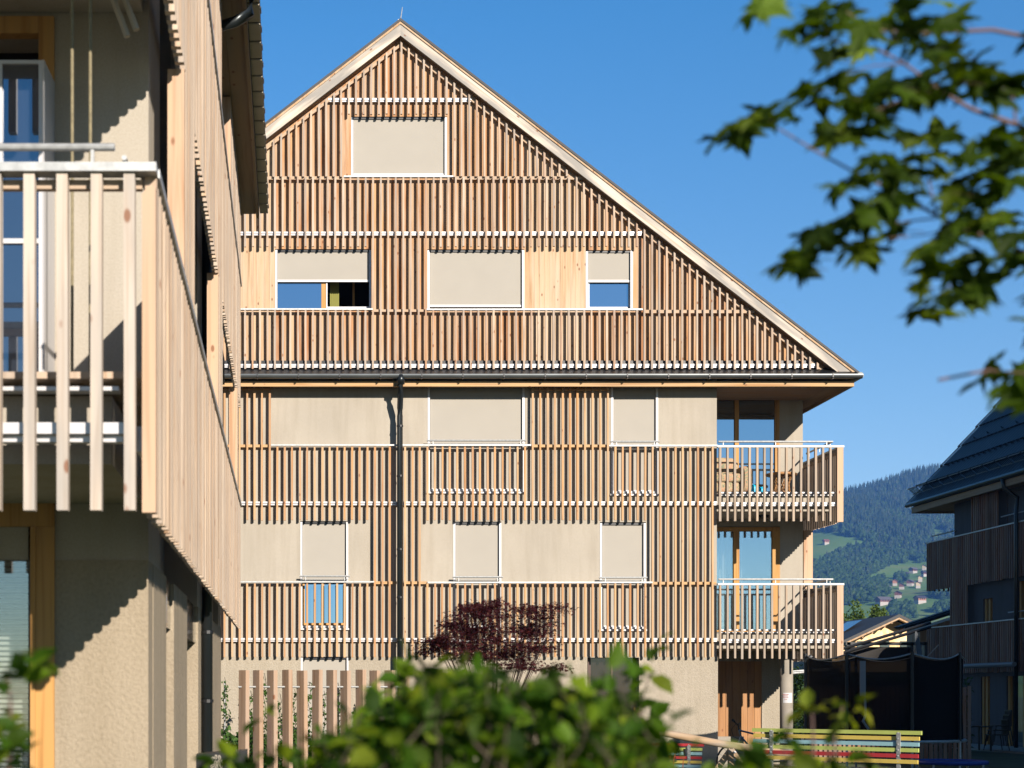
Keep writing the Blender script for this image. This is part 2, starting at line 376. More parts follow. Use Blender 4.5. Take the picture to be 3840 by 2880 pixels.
# battens and purlins behind the slats (gable)
def bat(x0,x1,y0,y1,D=35.064,th=.05): MB().pbox(x0,y0,x1,y1,D,D+th).build('batten', M['batten'], mb_)
bat(-100,1288,661,673); bat(1700,2210,661,673)
bat(1398,1600,1160,1169); bat(2412,2830,1162,1174)
for s in (-1,1):                                         # sloping batten carrying the slat tops
    a, b = (AX, yroof(AX)+84), (AX+s*1600, yroof(AX+1600)+84)
    for (p,q) in ((a,b),):
        MB().prism([(X(p[0],35.07),Z(p[1]+12,35.07)),(X(q[0],35.07),Z(q[1]+12,35.07)),(X(q[0],35.07),Z(q[1],35.07)),(X(p[0],35.07),Z(p[1],35.07))][::s], 35.068, 35.12).build('purlin', M['batten'], mb_)
# white double rails, metal top rails
def drail(mb,x0,x1,y0,D=35.066,k=1.0):
    cuts=[x0]; 
    while cuts[-1] < x1-500: cuts.append(cuts[-1]+random.uniform(440,520))
    cuts.append(x1)
    for a,b in zip(cuts,cuts[1:]):
        mb.pbox(a+.6,y0+.5,b-.6,y0+7.5,D,D+.06)
        mb.pbox(a+.6,y0+9.5,b-.6,y0+14.5,D+.018,D+.075)
for a_ in ((1230,1770,367),(-100,2408,868),(-140,3060,1364),(-120,2690,1880),(-120,2690,2392)):
    rl = MB(); drail(rl,*a_); rl.build('ledge_rail', M['white'], mb_)
def trail(x0,x1,y0,D=34.985): MB().pbox(x0,y0,x1,y0+5.5,D,D+.10).build('top_rail', M['galv'], mb_)
trail(1289,1700,658); trail(-120,1398,1156); trail(1600,2410,1157)
trail(1016,1992,1666); trail(2285,2692,1668); trail(-120,1403,2179); trail(1604,2447,2181)
# ---- lower slats (under the eave)
GL = MB()
for i in range(-37, 63):
    px = 927+i*28.17
    full2 = px<1016 or inx(px,[(1992,2282)])
    cont = inx(px,[(1403,1488),(1513,1603),(2446,2684)])
    cont_above2 = full2
    y0 = 1450 if full2 else 1675
    if abs(px-1500)<10: continue
    if cont: slat(GL,px,y0,2464)
    else:
        slat(GL,px,y0,1950); slat(GL,px,2188,2464)
GL.build('slat_screen', M['slat_low'], mb_)
def bat2(x0,x1,y0,y1,D=35.064,th=.05): MB().pbox(x0,y0,x1,y1,D,D+th).build('batten', M['beam'], mb_)
bat2(-120,1015,1667,1677); bat2(1993,2284,1667,1677); bat2(1404,1488,2180,2190); bat2(1514,1602,2180,2190); bat2(2448,2686,2182,2192)
bat2(-120,1015,1452,1462); bat2(1993,2284,1454,1464)
# ---- windows
def window(hx, blind_y, rail_y=None, glass_y=None, sill=True, mats='glass', open_right=False, D=DW):
    x0,y0,x1,y1 = hx
    f = MB(); g=.055
    f.pbox(x0,y0,x0+8,y1,D-.01,D+.10)                    # guide channels each side
    f.pbox(x1-8,y0,x1,y1,D-.01,D+.10)
    fr = f.build('window', M['alu'], mb_)
    b = MB(); b.pbox(x0+9,y0,x1-9,blind_y,D+.055,D+.062); b.build('blind', M['blind'], fr)
    r = MB(); r.pbox(x0+9,blind_y,x1-9,blind_y+8,D+.045,D+.075); r.build('blind_rail', M['alu'], fr)
    t_ = MB(); t_.pbox(x0,y0-3,x1,y0+7,D+.03,D+.054); t_.build('head_box', M['black'], fr)
    if sill:
        s_ = MB(); s_.pbox(x0-2,y1-6,x1+4,y1,D-.05,D+.12); s_.pbox(x0+4,y1-16,x1-4,y1-8,D-.0,D+.1); s_.build('sill', M['white'], fr)
    if rail_y:
        h = MB(); D2=D0+.02
        h.tube([(X(x0-3,D2),D2,Z(rail_y,D2)),(X(x1+5,D2),D2,Z(rail_y,D2))],.021,8)
        for q in (x0+20,x1-14): h.box(X(q,D2)-.008,X(q,D2)+.008,D2-.01,D2+.01,Z(rail_y+16,D2),Z(rail_y,D2)-.015)
        h.tube([(X(x0,D2),D2+.06,Z(rail_y+10,D2)),(X(x1,D2),D2+.06,Z(rail_y+10,D2))],.009,6)
        h.build('guard_rail', M['galv'], fr)
    return fr
def panes(fr, x0,y0,x1,y1, m, D=DW+.13, name='glass'):
    g = MB(); g.pbox(x0,y0,x1,y1,D,D+.02); return g.build(name, M[m], fr)
window((1317,440,1676,659),651,sill=False)
f = window((1032,937,1393,1156),1049,sill=False)
panes(f,1041,1050,1205,1156,'glass'); g=MB(); g.pbox(1205,1050,1223,1156,DW+.11,DW+.2); g.build('mullion',M['frame'],f)
g=MB(); g.pbox(1223,1050,1228,1156,DW+.09,DW+.14); g.pbox(1228,1150,1385,1155,DW+.09,DW+.14); g.build('casement',M['alu'],f)
g=MB()
for k in range(9): g.pbox(1238+k*3.8,1040,1240.6+k*3.8,1160,DW+.42+.02*(k%2),DW+.46+.02*(k%2))
g.build('curtain',M['curtain_y'],f)
g=MB(); g.pbox(1322,1060,1330,1160,DW+.75,DW+.8); g.build('inner_post',M['frame'],f)
f = window((1603,938,1966,1158),1143,sill=False); panes(f,1612,1150,1957,1158,'glass_dark')
f = window((2197,940,2373,1158),1050,sill=False); panes(f,2210,1062,2358,1151,'glass')
g=MB(); g.pbox(2205,1058,2210,1156,DW+.1,DW+.16); g.pbox(2358,1058,2364,1156,DW+.1,DW+.16); g.pbox(2210,1151,2358,1156,DW+.1,DW+.16); g.build('casement',M['alu'],f)
window((1604,1440,1967,1850),1832,1652)
window((2292,1440,2468,1858),1838,1656)
f = window((1126,1957,1306,2362),2176,2161)
M['glass_low']=glass('low_window_glass',refl=.6,rc=(.40,.66,1.0)); panes(f,1143,2188,1290,2336,'glass_low'); g=MB(); g.pbox(1135,2180,1143,2344,DW+.1,DW+.17); g.pbox(1290,2180,1297,2344,DW+.1,DW+.17); g.pbox(1143,2336,1290,2344,DW+.1,DW+.17); g.pbox(1212,2188,1216,2336,DW+.11,DW+.16); g.build('casement',M['frame'],f)
window((1700,1960,1880,2362),2342,2164)
window((2250,1962,2422,2366),2346,2166)
f = window((1128,2466,1308,2800),2790,None)
# ground floor dark entrance opening
g=MB(); g.pbox(2204,2466,2372,2880,DW+.22,DW+.26); dd=g.build('door',glass('entrance_glass',(.012,.008,.007),.03),mb_)
g=MB(); g.pbox(2204,2466,2215,2880,DW+.19,DW+.219); g.pbox(2290,2466,2298,2880,DW+.19,DW+.219); g.build('frame',plain('brown_frame',(.08,.03,.02),.6),dd)
# ---- verge boards, roof, ridge rod
DV=34.90
for s in (1,-1):
    vb = MB(); e = AX+s*1713; a0,a1 = yroof(AX)+3, yroof(e)+3
    q = [(X(AX,DV),Z(a0+52,DV)),(X(e-s*38,DV),Z(a1-30+52,DV)),(X(e,DV),Z(a1+2,DV)),(X(e,DV),Z(a1,DV)),(X(AX,DV),Z(a0,DV))]
    vb.prism(q if s>0 else q[::-1], DV, DV+.05); vb.build('verge_board', M['verge_r' if s>0 else 'verge_l'], mb_)
    vb = MB(); q = [(X(AX,DV),Z(a0+9,DV)),(X(e-s*6,DV),Z(a1+5,DV)),(X(e,DV),Z(a1-1,DV)),(X(AX,DV),Z(a0-1,DV))]
    vb.prism(q if s>0 else q[::-1], DV-.022, DV-.001); vb.build('verge_strip', M['board_pale'], mb_)
ps = MB()
for s in (1,-1):
    e = AX+s*1690
    p = [(X(AX,35.0),Z(yroof(AX)+60,35.0)),(X(e,35.0),Z(yroof(e)+60,35.0)),(X(e,35.0),Z(yroof(e)+10,35.0)),(X(AX,35.0),Z(yroof(AX)+10,35.0))]
    ps.prism(p if s>0 else p[::-1], 34.955, 47.2)
ps.build('roof_deck', M['soffit_y'], mb_)
rf = MB()
for s in (1,-1):
    e = AX+s*1726
    p = [(X(AX,34.9),Z(yroof(AX)+2.5,34.9)),(X(e,34.9),Z(yroof(e)+2.5,34.9)),(X(e,34.9),Z(yroof(e)-7,34.9)),(X(AX,34.9),Z(yroof(AX)-8,34.9))]
    rf.prism(p if s>0 else p[::-1], 34.86, 47.3)
rf.build('roof', M['roofdark'], mb_)
g=MB(); g.tube([(X(1500,35),35.0,Z(80,35)),(X(1504,35),35.0,Z(60,35)),(X(1509,35),35.0,Z(27,35))],[.02,.012,.008],6); g.box(X(1492,35),X(1508,35),34.97,35.03,Z(82,35),Z(74,35)); g.build('lightning_rod',M['galv'],mb_)
# ---- apron above the gutter, gutter, fascia beam, soffit
ap = MB(); xl = XL-.3; xr = X(3195,35)
ap.prismx([(35.19,Z(1372,35)),(35.19,Z(1402,35)),(34.66,Z(1411,34.66)),(34.66,Z(1405,34.66)),(35.02,Z(1387,35))], xl, X(3222,34.7))
ap.build('apron_flashing', M['black'], mb_)
fi = MB(); fi.pbox(-160,1352,3060,1362,35.10,35.165); fi.build('dark_strip', M['black'], mb_)
gu = MB(); gr=.075; gy=34.62; gz=Z(1408,34.62)
for xa,xb in ((xl,X(3234,34.6)),):
    pts=[(gy-gr,gz+.02)]+[(gy+gr*math.cos(R(180+a)),gz+gr*.9*math.sin(R(180+a))) for a in range(0,181,18)]+[(gy+gr,gz+.02)]
    inner=[(gy+(gr-.008)*math.cos(R(180+a)),gz+.006+(gr-.008)*.9*math.sin(R(180+a))) for a in range(180,-1,-18)]
    gu.prismx(pts+inner, xa, xb)
gu.build('gutter', M['gutter'], mb_, smooth=False)
q=965.0
while q<3230:
    gb = MB(); gb.box(X(q,34.6)-.012,X(q,34.6)+.012,gy-gr-.008,gy-gr+.02,gz-.05,gz+.035); gb.box(X(q,34.6)-.012,X(q,34.6)+.012,gy-gr,34.8,gz-.078,gz-.070); q+=154; gb.build('gutter_bracket', M['black'], mb_)
fb = MB(); fb.pbox(-160,1429,3203,1449,34.76,34.81)
fb.build('eave_beam', M['beam'], mb_)
DF=34.76
sf = MB(); zs=Z(1441,34.76)
sf.box(xl,X(3203,DF)-.05,34.811,35.165,zs,zs+.03)
sf.box(XR-.2,XB,34.811,DL-.001,zs+.031,zs+.06)
sf.build('soffit', M['soffit'], mb_)
se = MB(); xe=X(3203,DF)
se.box(xe-.05,xe,34.811,47.2,Z(1449,DF),Z(1418,DF)); se.box(xl-.0,xl+.05,34.811,47.2,Z(1449,DF),Z(1418,DF))
se.build('eave_beam', M['soffit_y'], mb_)
s3 = MB(); s3.box(XB,xe-.051,35.166,47.2,zs+.03,zs+.05); s3.build('soffit', M['soffit_y'], mb_)
# eave gutter running back on the right
g=MB(); g.tube([(xe+.09,34.62,Z(1412,DF)),(xe+.09,47,Z(1412,DF))],.07,10); g.build('gutter', M['anth'], mb_)
# ---- downpipe
dp = MB(); xd=X(1500,34.84)
dp.tube([(xd,34.62,Z(1418,34.6)),(xd,34.63,Z(1440,34.6)),(xd,34.70,Z(1475,34.7)),(xd,34.84,Z(1530,34.84)),(xd,34.87,Z(1560,34.87)),(xd,34.87,0.0)],.062,12)
dp.tube([(xd,34.62,Z(1405,34.6)),(xd,34.62,Z(1440,34.6))],.085,12)
pipe = dp.build('downpipe', M['anth'], mb_, smooth=True)
pc = MB()
for y in (1598,1785,2060,2240,2400,2600): pc.tube([(xd,34.87,Z(y,34.87)-.02),(xd,34.87,Z(y,34.87)+.02)],.070,12)
pc.build('pipe_clip', M['black'], pipe)
# ---- balconies on the right (levels 1 and 2)
def balcony(ytop, yslab0, yslab1, ybot, yr, z_floor):
    root_parts = MB()
    xcR = X(3163,D0)
    for i in range(17):
        slat(root_parts, 2702+i*27.55, ytop+8, ybot, jit=True, w=.044)
    o = root_parts.build('balcony', M['slat_bal'], mb_); o['label']='slatted balcony front at the building corner'
    e = MB(); e.pbox(3140,ytop+8,3163,ybot+2,D0-.003,D0+.055); e.build('corner_board', M['post'], o)
    r = MB(); r.pbox(2692,ytop,3166,ytop+7,34.985,35.085); r.box(xcR-.06,xcR+.03,35.086,47,Z(ytop+7,34.985),Z(ytop,34.985)); r.build('top_rail', M['galv'], o)
    w_ = MB(); drail(w_,2700,3136,yr); 
    w_.pbox(2700,yslab0-16,3136,yslab0-11,35.09,35.2); w_.pbox(2706,yslab0-7,3128,yslab0-2,35.14,35.22)
    w_.build('ledge_rail', M['white'], o)
    s_ = MB(); s_.box(XR-.0,X(3118,35.2),DL,DP+.3,Z(yslab1,35.2),Z(yslab0-2,35.2)-.01) if ybot>2300 else None; s_.box(XR-.001+.001,X(3118,35.2),35.22,DL-.002,Z(yslab1,35.2),Z(yslab0-2,35.2)); s_.box(XB+.002,X(3118,35.2),DL-.001,47,Z(yslab1,35.2),Z(yslab0-2,35.2)); s_.build('slab', M['stucco'], o)
    sd = MB(); y=D0+.07
    while y<47:
        sd.box(xcR-.055,xcR-.001,y,y+.048,Z(ybot,35)+random.uniform(-.01,.01),Z(ytop+8,35)-.01); y+=.125
    sd.build('side_screen', M['side'], o)
    sb = MB(); sb.box(xcR-.09,xcR-.062,35.2,46.9,Z(ytop+30,35),Z(ytop+20,35)); sb.box(xcR-.09,xcR-.062,35.2,46.9,Z(yr+10,35),Z(yr,35)); sb.build('batten', M['batten'], o)
    h = MB(); zh=Z(ytop-15,35.1); xh=X(3122,35.15)
    h.tube([(X(2694,35.15),35.15,zh),(xh,35.15,zh),(xh,36.9,zh)],.021,8)
    for q in (2712,2908,3100): h.box(X(q,35.15)-.008,X(q,35.15)+.008,35.14,35.16,Z(ytop,35),zh)
    for y in (35.3,36.0,36.7): h.box(xh-.006,xh+.006,y,y+.015,Z(ytop,35),zh)
    h.build('guard_rail', M['galv'], o)
    return o
ba2 = balcony(1670,1861,1917,1955,1883,4.23); ba2['label']='slatted balcony on the second floor with furniture'
ba1 = balcony(2187,2376,2432,2470,2396,1.33); ba1['label']='slatted balcony on the first floor, empty'
# ceiling lamp under the upper balcony
g=MB(); g.tube([(X(2860,36),36,Z(1920,35.3)-.05),(X(2860,36),36,Z(1920,35.3))],.14,20); g.build('ceiling_lamp', M['black'], mb_)
# timber posts and side screens between balconies
po = MB(); xs=X(3163,D0)
po.box(X(3014,DL),X(3048,DL),DL,DL+.10,Z(1957,35),Z(2187,35)); po.build('corner_post', M['post'], mb_)
sd = MB(); y=DL+.12
while y<46: sd.box(X(3048,DL)-.05,X(3048,DL),y,y+.048,Z(2187,35),Z(1957,35)); y+=.125
sd.build('side_screen', M['side'], mb_)
# loggia doors
def ldoor(y0,y1,top, xs_, gm):
    f=MB(); D=DL-.02; a,b,c,d,e = xs_
    f.pbox(2660,y0,e,top,D,D+.09); f.pbox(b,top,c,y1,D,D+.09); f.pbox(d,top,e,y1,D,D+.09); f.pbox(2660,y1-3,e,y1+3,D,D+.09)
    fr=f.build('balcony_door', M['frame'], mb_)
    g=MB(); g.pbox(2660,top,b,y1-3,D+.05,D+.07); g.pbox(c,top,d,y1-3,D+.05,D+.07); g.build('glass', M[gm], fr)
    return fr
f2=ldoor(1472,1856,1487,(2660,2756,2771,2907,2923),'glass')
f1=ldoor(1977,2366,1992,(2660,2752,2773,2897,2925),'glass_see')
s=MB(); s.pbox(2660,1972,2925,1978,DL-.03,DL+.05); 
g=MB()
for (a,b,n) in ((2655,2752,22),(2773,2782,3)):
    for k in range(n):
        u=a+(b-a)*k/n; v=a+(b-a)*(k+1)/n
        g.quad((X(u,37.1),37.1+.03*math.sin(k*1.9),Z(2366,37.1)),(X(v,37.1),37.1+.03*math.sin((k+1)*1.9),Z(2366,37.1)),(X(v,37.1),37.1+.03*math.sin((k+1)*1.9),Z(1990,37.1)),(X(u,37.1),37.1+.03*math.sin(k*1.9),Z(1990,37.1)))
g.build('curtain', M['curtain'], f1)
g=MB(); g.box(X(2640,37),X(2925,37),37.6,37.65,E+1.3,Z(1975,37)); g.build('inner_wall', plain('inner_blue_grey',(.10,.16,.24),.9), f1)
# porch: timber door panels, column, paper
g=MB()
for k in range(8): g.pbox(2640+k*27.2,2470,2640+(k+1)*27.2-1,2800,DP+.03,DP+.08)
pd=g.build('door', wood('porch_board_wood',[(.55,.27,.11),(.62,.33,.14),(.5,.25,.1)],greyamt=.1,grain=.6), mb_); pd['label']='timber boarded entrance under the lower balcony'
g=MB(); g.pbox(2690,2762,2790,2900,DP-.05,DP+.02); g.build('kick_plate', M['concrete'], pd)
g=MB(); xc_=X(2949,35.9); g.tube([(xc_,35.9,-.1),(xc_,35.9,Z(2440,35.3))],.14,28); colm=g.build('column', M['concrete'], mb_, smooth=True)
g=MB(); pz=Z(2617,35.75)
for k in range(6):
    a0=R(-135+k*14); a1=R(-135+(k+1)*14); r=.143
    g.quad((xc_+r*math.cos(a0),35.9+r*math.sin(a0),pz-.11),(xc_+r*math.cos(a1),35.9+r*math.sin(a1),pz-.11),(xc_+r*math.cos(a1),35.9+r*math.sin(a1),pz+.11),(xc_+r*math.cos(a0),35.9+r*math.sin(a0),pz+.11))
pn=g.build('paper_notice', plain('paper',(.8,.8,.82),.8), None, org=(xc_,35.76,pz-.11)); tag(pn,'white paper notice taped to the round concrete column in the porch','notice')
g=MB()
for k,(a,wd) in enumerate(((.075,.13),(.045,.09),(.015,.12),(-.03,.06))):
    a0=R(-112); g.obox((xc_+.1455*math.cos(a0)*1.0, 35.9+.1455*math.sin(a0), pz+a), (wd/2*.93,-wd/2*.37,0),(.0006,.0015,0),(0,0,.004))
g.build('print', plain('red_print',(.6,.12,.1),.8), pn)

# ================================================================ balcony furniture (level 2)
fz = Z(1861,35.2)+.07
dk = MB()
for k in range(11): dk.box(XR+.02,X(3116,35.2),35.23+k*.145,35.365+k*.145,fz-.04,fz-.002)
dk.build('deck', M['side'], ba2)
ac = thing('armchair','floral patterned armchair behind the slats of the upper balcony','armchair',(X(2730,35.9),35.9,fz))
def floral():
    m,t,b=mat('floral_fabric'); b.inputs['Roughness'].default_value=.9
    tc=N(t,'ShaderNodeTexCoord'); n=N(t,'ShaderNodeTexNoise'); n.inputs['Scale'].default_value=11; n.inputs['Distortion'].default_value=1.5; n.inputs['Detail'].default_value=3
    t.links.new(tc.outputs['Object'],n.inputs[0]); r=ramp(t,[(.36,(.13,.14,.09)),(.44,(.28,.25,.15)),(.5,(.36,.13,.08)),(.54,(.33,.28,.18)),(.62,(.16,.15,.08))]); t.links.new(n.outputs[0],r.inputs[0]); t.links.new(r.outputs[0],b.inputs['Base Color']); return m
M['floral']=floral()
def rbox(mb,x0,x1,y0,y1,z0,z1,r=.06,n=5):               # rounded cushion-like block
    cx,cy,cz=(x0+x1)/2,(y0+y1)/2,(z0+z1)/2; hx,hy,hz=(x1-x0)/2,(y1-y0)/2,(z1-z0)/2
    base=len(mb.v); U=36; V=18
    def sg(v,p): return math.copysign(abs(v)**p,v)
    for i in range(V+1):
        ph_=-math.pi/2+math.pi*i/V
        for j in range(U):
            th=2*math.pi*j/U; p=.42
            mb.v.append((cx+hx*sg(math.cos(ph_),p)*sg(math.cos(th),p),cy+hy*sg(math.cos(ph_),p)*sg(math.sin(th),p),cz+hz*sg(math.sin(ph_),p)))
    for i in range(V):
        for j in range(U):
            a=base+i*U+j; b=base+i*U+(j+1)%U; mb.f.append((a,b,b+U,a+U))
xa=X(2690,35.9); 
g=MB(); rbox(g,xa-.35,xa+.45,35.5,36.2,fz+.03,fz+.30); g.build('base',M['floral'],ac,smooth=True)
g=MB(); rbox(g,xa-.3,xa+.52,35.48,36.1,fz+.26,fz+.48); g.build('seat',M['floral'],ac,smooth=True)
g=MB(); rbox(g,xa-.4,xa+.50,35.95,36.3,fz+.2,fz+.88); g.build('backrest',M['floral'],ac,smooth=True)
g=MB(); rbox(g,xa+.42,xa+.66,35.45,36.2,fz+.04,fz+.64); g.build('armrest',M['floral'],ac,smooth=True)
g=MB(); rbox(g,X(2790,35.8),X(2865,35.8),35.6,36.1,fz,fz+.27); 
for i,v in enumerate(g.v):
    g.v[i]=(v[0]+.03*math.sin(v[2]*40+v[0]*20), v[1], v[2]-(.08*(v[0]-X(2790,35.8))/.45 if v[2]>fz+.12 else 0)+.015*math.sin(v[0]*45))
bg_=g.build('bag',plain('bright_blue_cloth',(.0,.62,1.05),.5,0,.2,9),None,org=(X(2827,35.8),35.8,fz),smooth=True); tag(bg_,'bright blue bag slumped on the balcony floor beside the armchair','bag')
g=MB(); rbox(g,X(2868,36),X(2898,36),35.9,36.1,fz,fz+.13); b2_=g.build('pouch',plain('navy_cloth',(.02,.03,.09),.7),None,org=(X(2883,36),36,fz),smooth=True); tag(b2_,'small navy pouch between the blue bag and the wicker table','pouch')
wt = thing('wicker_table','round rattan table with a woven drum base on the upper balcony','table',(X(2930,35.8),35.8,fz))
M['wick']=plain('wicker',(.50,.25,.09),.6,0,.25,30)
g=MB(); c_=(X(2930,35.8),35.8)
g.tube([(c_[0],c_[1],fz+.44),(c_[0],c_[1],fz+.45),(c_[0],c_[1],fz+.49),(c_[0],c_[1],fz+.50)],[.30,.33,.33,.31],28); g.build('tabletop',M['wick'],wt,smooth=True)
g=MB()
for s in (1,-1):
    for k in range(22):
        pts=[]
        for i in range(9):
            u=i/8; a=2*math.pi*(k/22+s*u*.16); r=.17+.07*(2*u-1)**2
            pts.append((c_[0]+r*math.cos(a),c_[1]+r*math.sin(a),fz+.44*u))
        g.tube(pts,.008,4,False)
g.build('woven_base',M['wick'],wt)
# ================================================================ LEFT BUILDING (near)
XS=-.62; XW=-.826; DN=7.68; DG=9.7; DE=21.6
lb = thing('apartment_building','near beige apartment building filling the left edge, with slatted balcony and receding timber side','building',(-6,15,0))
g = holed_wall(-20,XW,E+.78,E+6.6,DG,.3,[(X(-420,DG),X(145,DG),E+1.445,Z(125,DG)),(X(-420,DG),X(145,DG),E+4.35,E+6.3)])
g.box(XW-.3,XW,DG+.301,10.55,E+.78,E+6.6); g.box(XW-.3,XW,14.9,15.9,E+.78,E+6.6); g.box(XW-.3,XW,19.4,20.1,E+.78,E+6.6)
g.box(XW-.45,XW-.30,10.4,19.5,E+.78,E+6.6)
g.box(-20,-19.7,DG+.301,20.1,0,E+6.6); g.box(-19.7,XW-.46,19.8,20.1,0,E+6.6)
g.build('wall',M['stucco'],lb)
g = holed_wall(-20,XW,-.1,E+.78,DG-.01,.31,[(X(-420,DG),X(113,DG),.25,Z(1975,DG))])
for a,b in ((DG+.301,11.06),(11.8,13.35),(15.0,16.2),(17.0,20.1)): g.box(XW-.3,XW+.004,a,b,-.1,E+.78)
g.box(XW-.42,XW-.31,DG+.4,20,-.1,E+.78)
o=g.build('wall',stucco('rough_near_stucco',(.52,.44,.325),42,.9,.012),lb); o['label']='rough stucco ground floor of the near building'
g=MB(); g.box(XW-.30,XW-.02,11.06,17,E+.45,E+.78); g.box(XW-.29,XW-.25,11.06,11.8,0,E+.45); g.box(XW-.29,XW-.25,13.35,15,0,E+.45); g.box(XW-.29,XW-.25,16.2,17,0,E+.45)
g.build('side_window',M['glass_dark'],lb)
g=MB(); g.box(XW-.28,XW-.24,10.55,14.9,E+1.4,E+6.5); g.box(XW-.28,XW-.24,15.9,19.4,E+1.4,E+6.5); g.build('side_window',M['glass_dark'],lb)
g=MB()
for z in (1.279,4.179): g.box(-19.6,XW-.46,DG+.32,19.7,E+z-.15,E+z+.15)
g.box(-19.6,XW-.46,12.2,12.3,0,E+6.5); g.build('floor',M['room'],lb)
# front balcony, level 1 (and the one above it, which shades it)
def nslat(mb,px,y0,y1,wd=42):
    x0,x1=X(px-wd/2,DN),X(px+wd/2,DN); t=random.uniform(-.003,.003)
    mb.prism([(x0+t,Z(y1,DN)),(x1+t,Z(y1,DN)),(x1,Z(y0,DN)),(x0,Z(y0,DN))],DN,DN+.065)
def nbalc(dz):
    dy=-dz*F/DN
    g=MB()
    for k in range(-14,4):
        nslat(g,[108.5,232,361,484][k] if k>=0 else -18+(k+1)*127,640+dy,1913+dy)
    o=g.build('balcony',M['slat_near'],lb)
    g=MB(); g.prism([(X(533,DN),Z(1922+dy,DN)),(XS,Z(1922+dy,DN)),(XS,Z(700+dy,DN)),(X(552,DN),Z(700+dy,DN)),(X(533,DN),Z(730+dy,DN))],DN-.004,DN+.055); g.build('corner_board',M['post'],o)
    g=MB(); g.box(-12,XS+.004,DN-.02,DN+.09,Z(645+dy,DN),Z(612+dy,DN)); g.box(XS-.08,XS+.012,DN+.091,DE,Z(645+dy,DN),Z(612+dy,DN)); g.build('top_rail',M['galv'],o)
    g=MB(); g.box(-12,XS-.07,DN+.075,DN+.12,Z(690+dy,DN),Z(655+dy,DN)); g.build('batten',M['batten'],o)
    g=MB(); zh=Z(552+dy,DN+.1); xh=X(430,DN+.1); g.tube([(-12,DN+.1,zh),(xh,DN+.1,zh)],.0185,10)
    for px in (347,-60): g.box(X(px,DN+.1)-.008,X(px,DN+.1)+.008,DN+.09,DN+.11,Z(640+dy,DN),zh-.01)
    xs_=X(466,7.9); g.tube([(xs_,7.9,zh-.01),(xs_,8.35,zh-.01)],.013,10); g.box(xs_-.008,xs_+.008,7.91,7.93,Z(640+dy,DN),zh); g.build('guard_rail',M['galv'],o)
    g=MB(); g.box(-12,X(470,7.76),7.76,7.83,Z(1626+dy,7.76),Z(1584+dy,7.76)); g.box(-12,X(462,7.8),7.80,7.87,Z(1657+dy,7.8),Z(1632+dy,7.8)); g.box(-12,X(448,7.9),7.86,7.96,Z(1470+dy,7.9),Z(1455+dy,7.9)); g.build('ledge_rail',M['white'],o)
    g=MB(); g.box(-12,X(540,7.9),7.84,7.9,Z(1428+dy,7.9),Z(1403+dy,7.9)); 
    for k in range(12): g.box(-12,X(530,8),7.905+k*.145,8.04+k*.145,Z(1428+dy,7.9)+.003,Z(1405+dy,7.9))
    g.build('deck',M['side'],o)
    g=MB(); g.box(-20,-.86,8.0,DG-.011,E+dz+1.113,E+dz+1.445); g.build('slab',M['stucco'],o)
    return o
n1=nbalc(0); n1['label']='slatted balcony of the near building'
n2=nbalc(2.905); n2['label']='balcony one floor higher, shading the loggia'
# long side screen
g=MB(); y=DN+.075
z1a,z1b=Z(1922,DN),Z(645,DN); z2a,z2b=E+3.75,E+5.37
while y<DE:
    w_=.050; yy=y+w_; j=lambda:random.uniform(-.008,.008); xo=XS+random.uniform(-.004,.0)
    full1 = any(a<=y<b for a,b in ((9.98,10.9),(14.78,15.6),(20.25,20.5)))
    full2 = any(a<=y<b for a,b in ((9.98,15.4),(17.95,21.6)))
    if full1 and full2: segs=[(z1a,E+6.48)]
    elif full1: segs=[(z1a,z2b)]
    elif full2: segs=[(z1a,z1b),(z2a,E+6.48)]
    else: segs=[(z1a,z1b),(z2a,z2b)]
    for a,b in segs: g.box(xo-.055,xo,y,yy,a+j(),b)
    y+=.125
g.build('side_screen',M['side'],lb)
for d in (9.86,14.66,20.14): MB().box(XS-.105,XS-.004,d,d+.1,E+1.2,E+3.75).build('corner_post',M['post'],lb)
MB().box(XS-.12,XS-.004,17.83,17.93,E+5.2,E+6.48).build('corner_post',M['post'],lb)
# side battens (horizontal) inside
g=MB(); g.box(XS-.11,XS-.058,7.9,DE,E+1.16,E+1.28); g.box(XS-.11,XS-.058,7.9,DE,E+4.06,E+4.18); g.build('batten',M['white'],lb)
# slabs along the side / far balconies
g=MB()
for z in (1.113,4.013): g.box(XW-.3,XW-.002,20.11,21.4,E+z,E+z+.33)
g.build('slab',M['stucco'],lb)
# eave, soffit, roof
g=MB(); g.box(XW-2,XS-.0,7.4,22.35,E+6.5,E+6.54); g.box(XS+.001,-.44,7.4,22.35,E+6.52,E+6.55); g.build('soffit',M['soffit_y'],lb)
g=MB(); g.box(-.435,-.395,7.4,22.38,E+6.47,E+6.60); g.build('eave_beam',M['soffit_y'],lb)
g=MB(); y=7.42
while y<22.3: g.box(-.388,-.275,y,y+.405,E+6.585,E+6.60); y+=.46
o=g.build('eave_tiles',plain('grey_beige_tile',(.74,.64,.50),.8,0,.06,6),lb)
g=MB(); g.box(-.392,-.268,7.4,22.3,E+6.605,E+6.64)
for y in np.arange(7.42,22.3,.46): g.tube([(-.268,y+.16,E+6.63),(-.268,y+.30,E+6.63)],.009,8)
g.build('gutter',M['black'],lb)
g=MB(); g.prism([(-.27,E+6.64),(-.30,E+6.72),(-10.5,E+14.4),(-21,E+6.72),(-21,E+6.5),(-10.5,E+14.1),(-1.2,E+6.9),(-.9,E+6.645)],7.3,22.4); g.build('roof',M['tile'],lb)
g=MB(); g.prism([(-20,E+6.6),(XW,E+6.6),(-10.5,E+14)],DG,DG+.3); g.prism([(-20,E+6.6),(XW,E+6.6),(-10.5,E+14)],19.8,20.1); g.build('gable_wall',M['board'],lb)
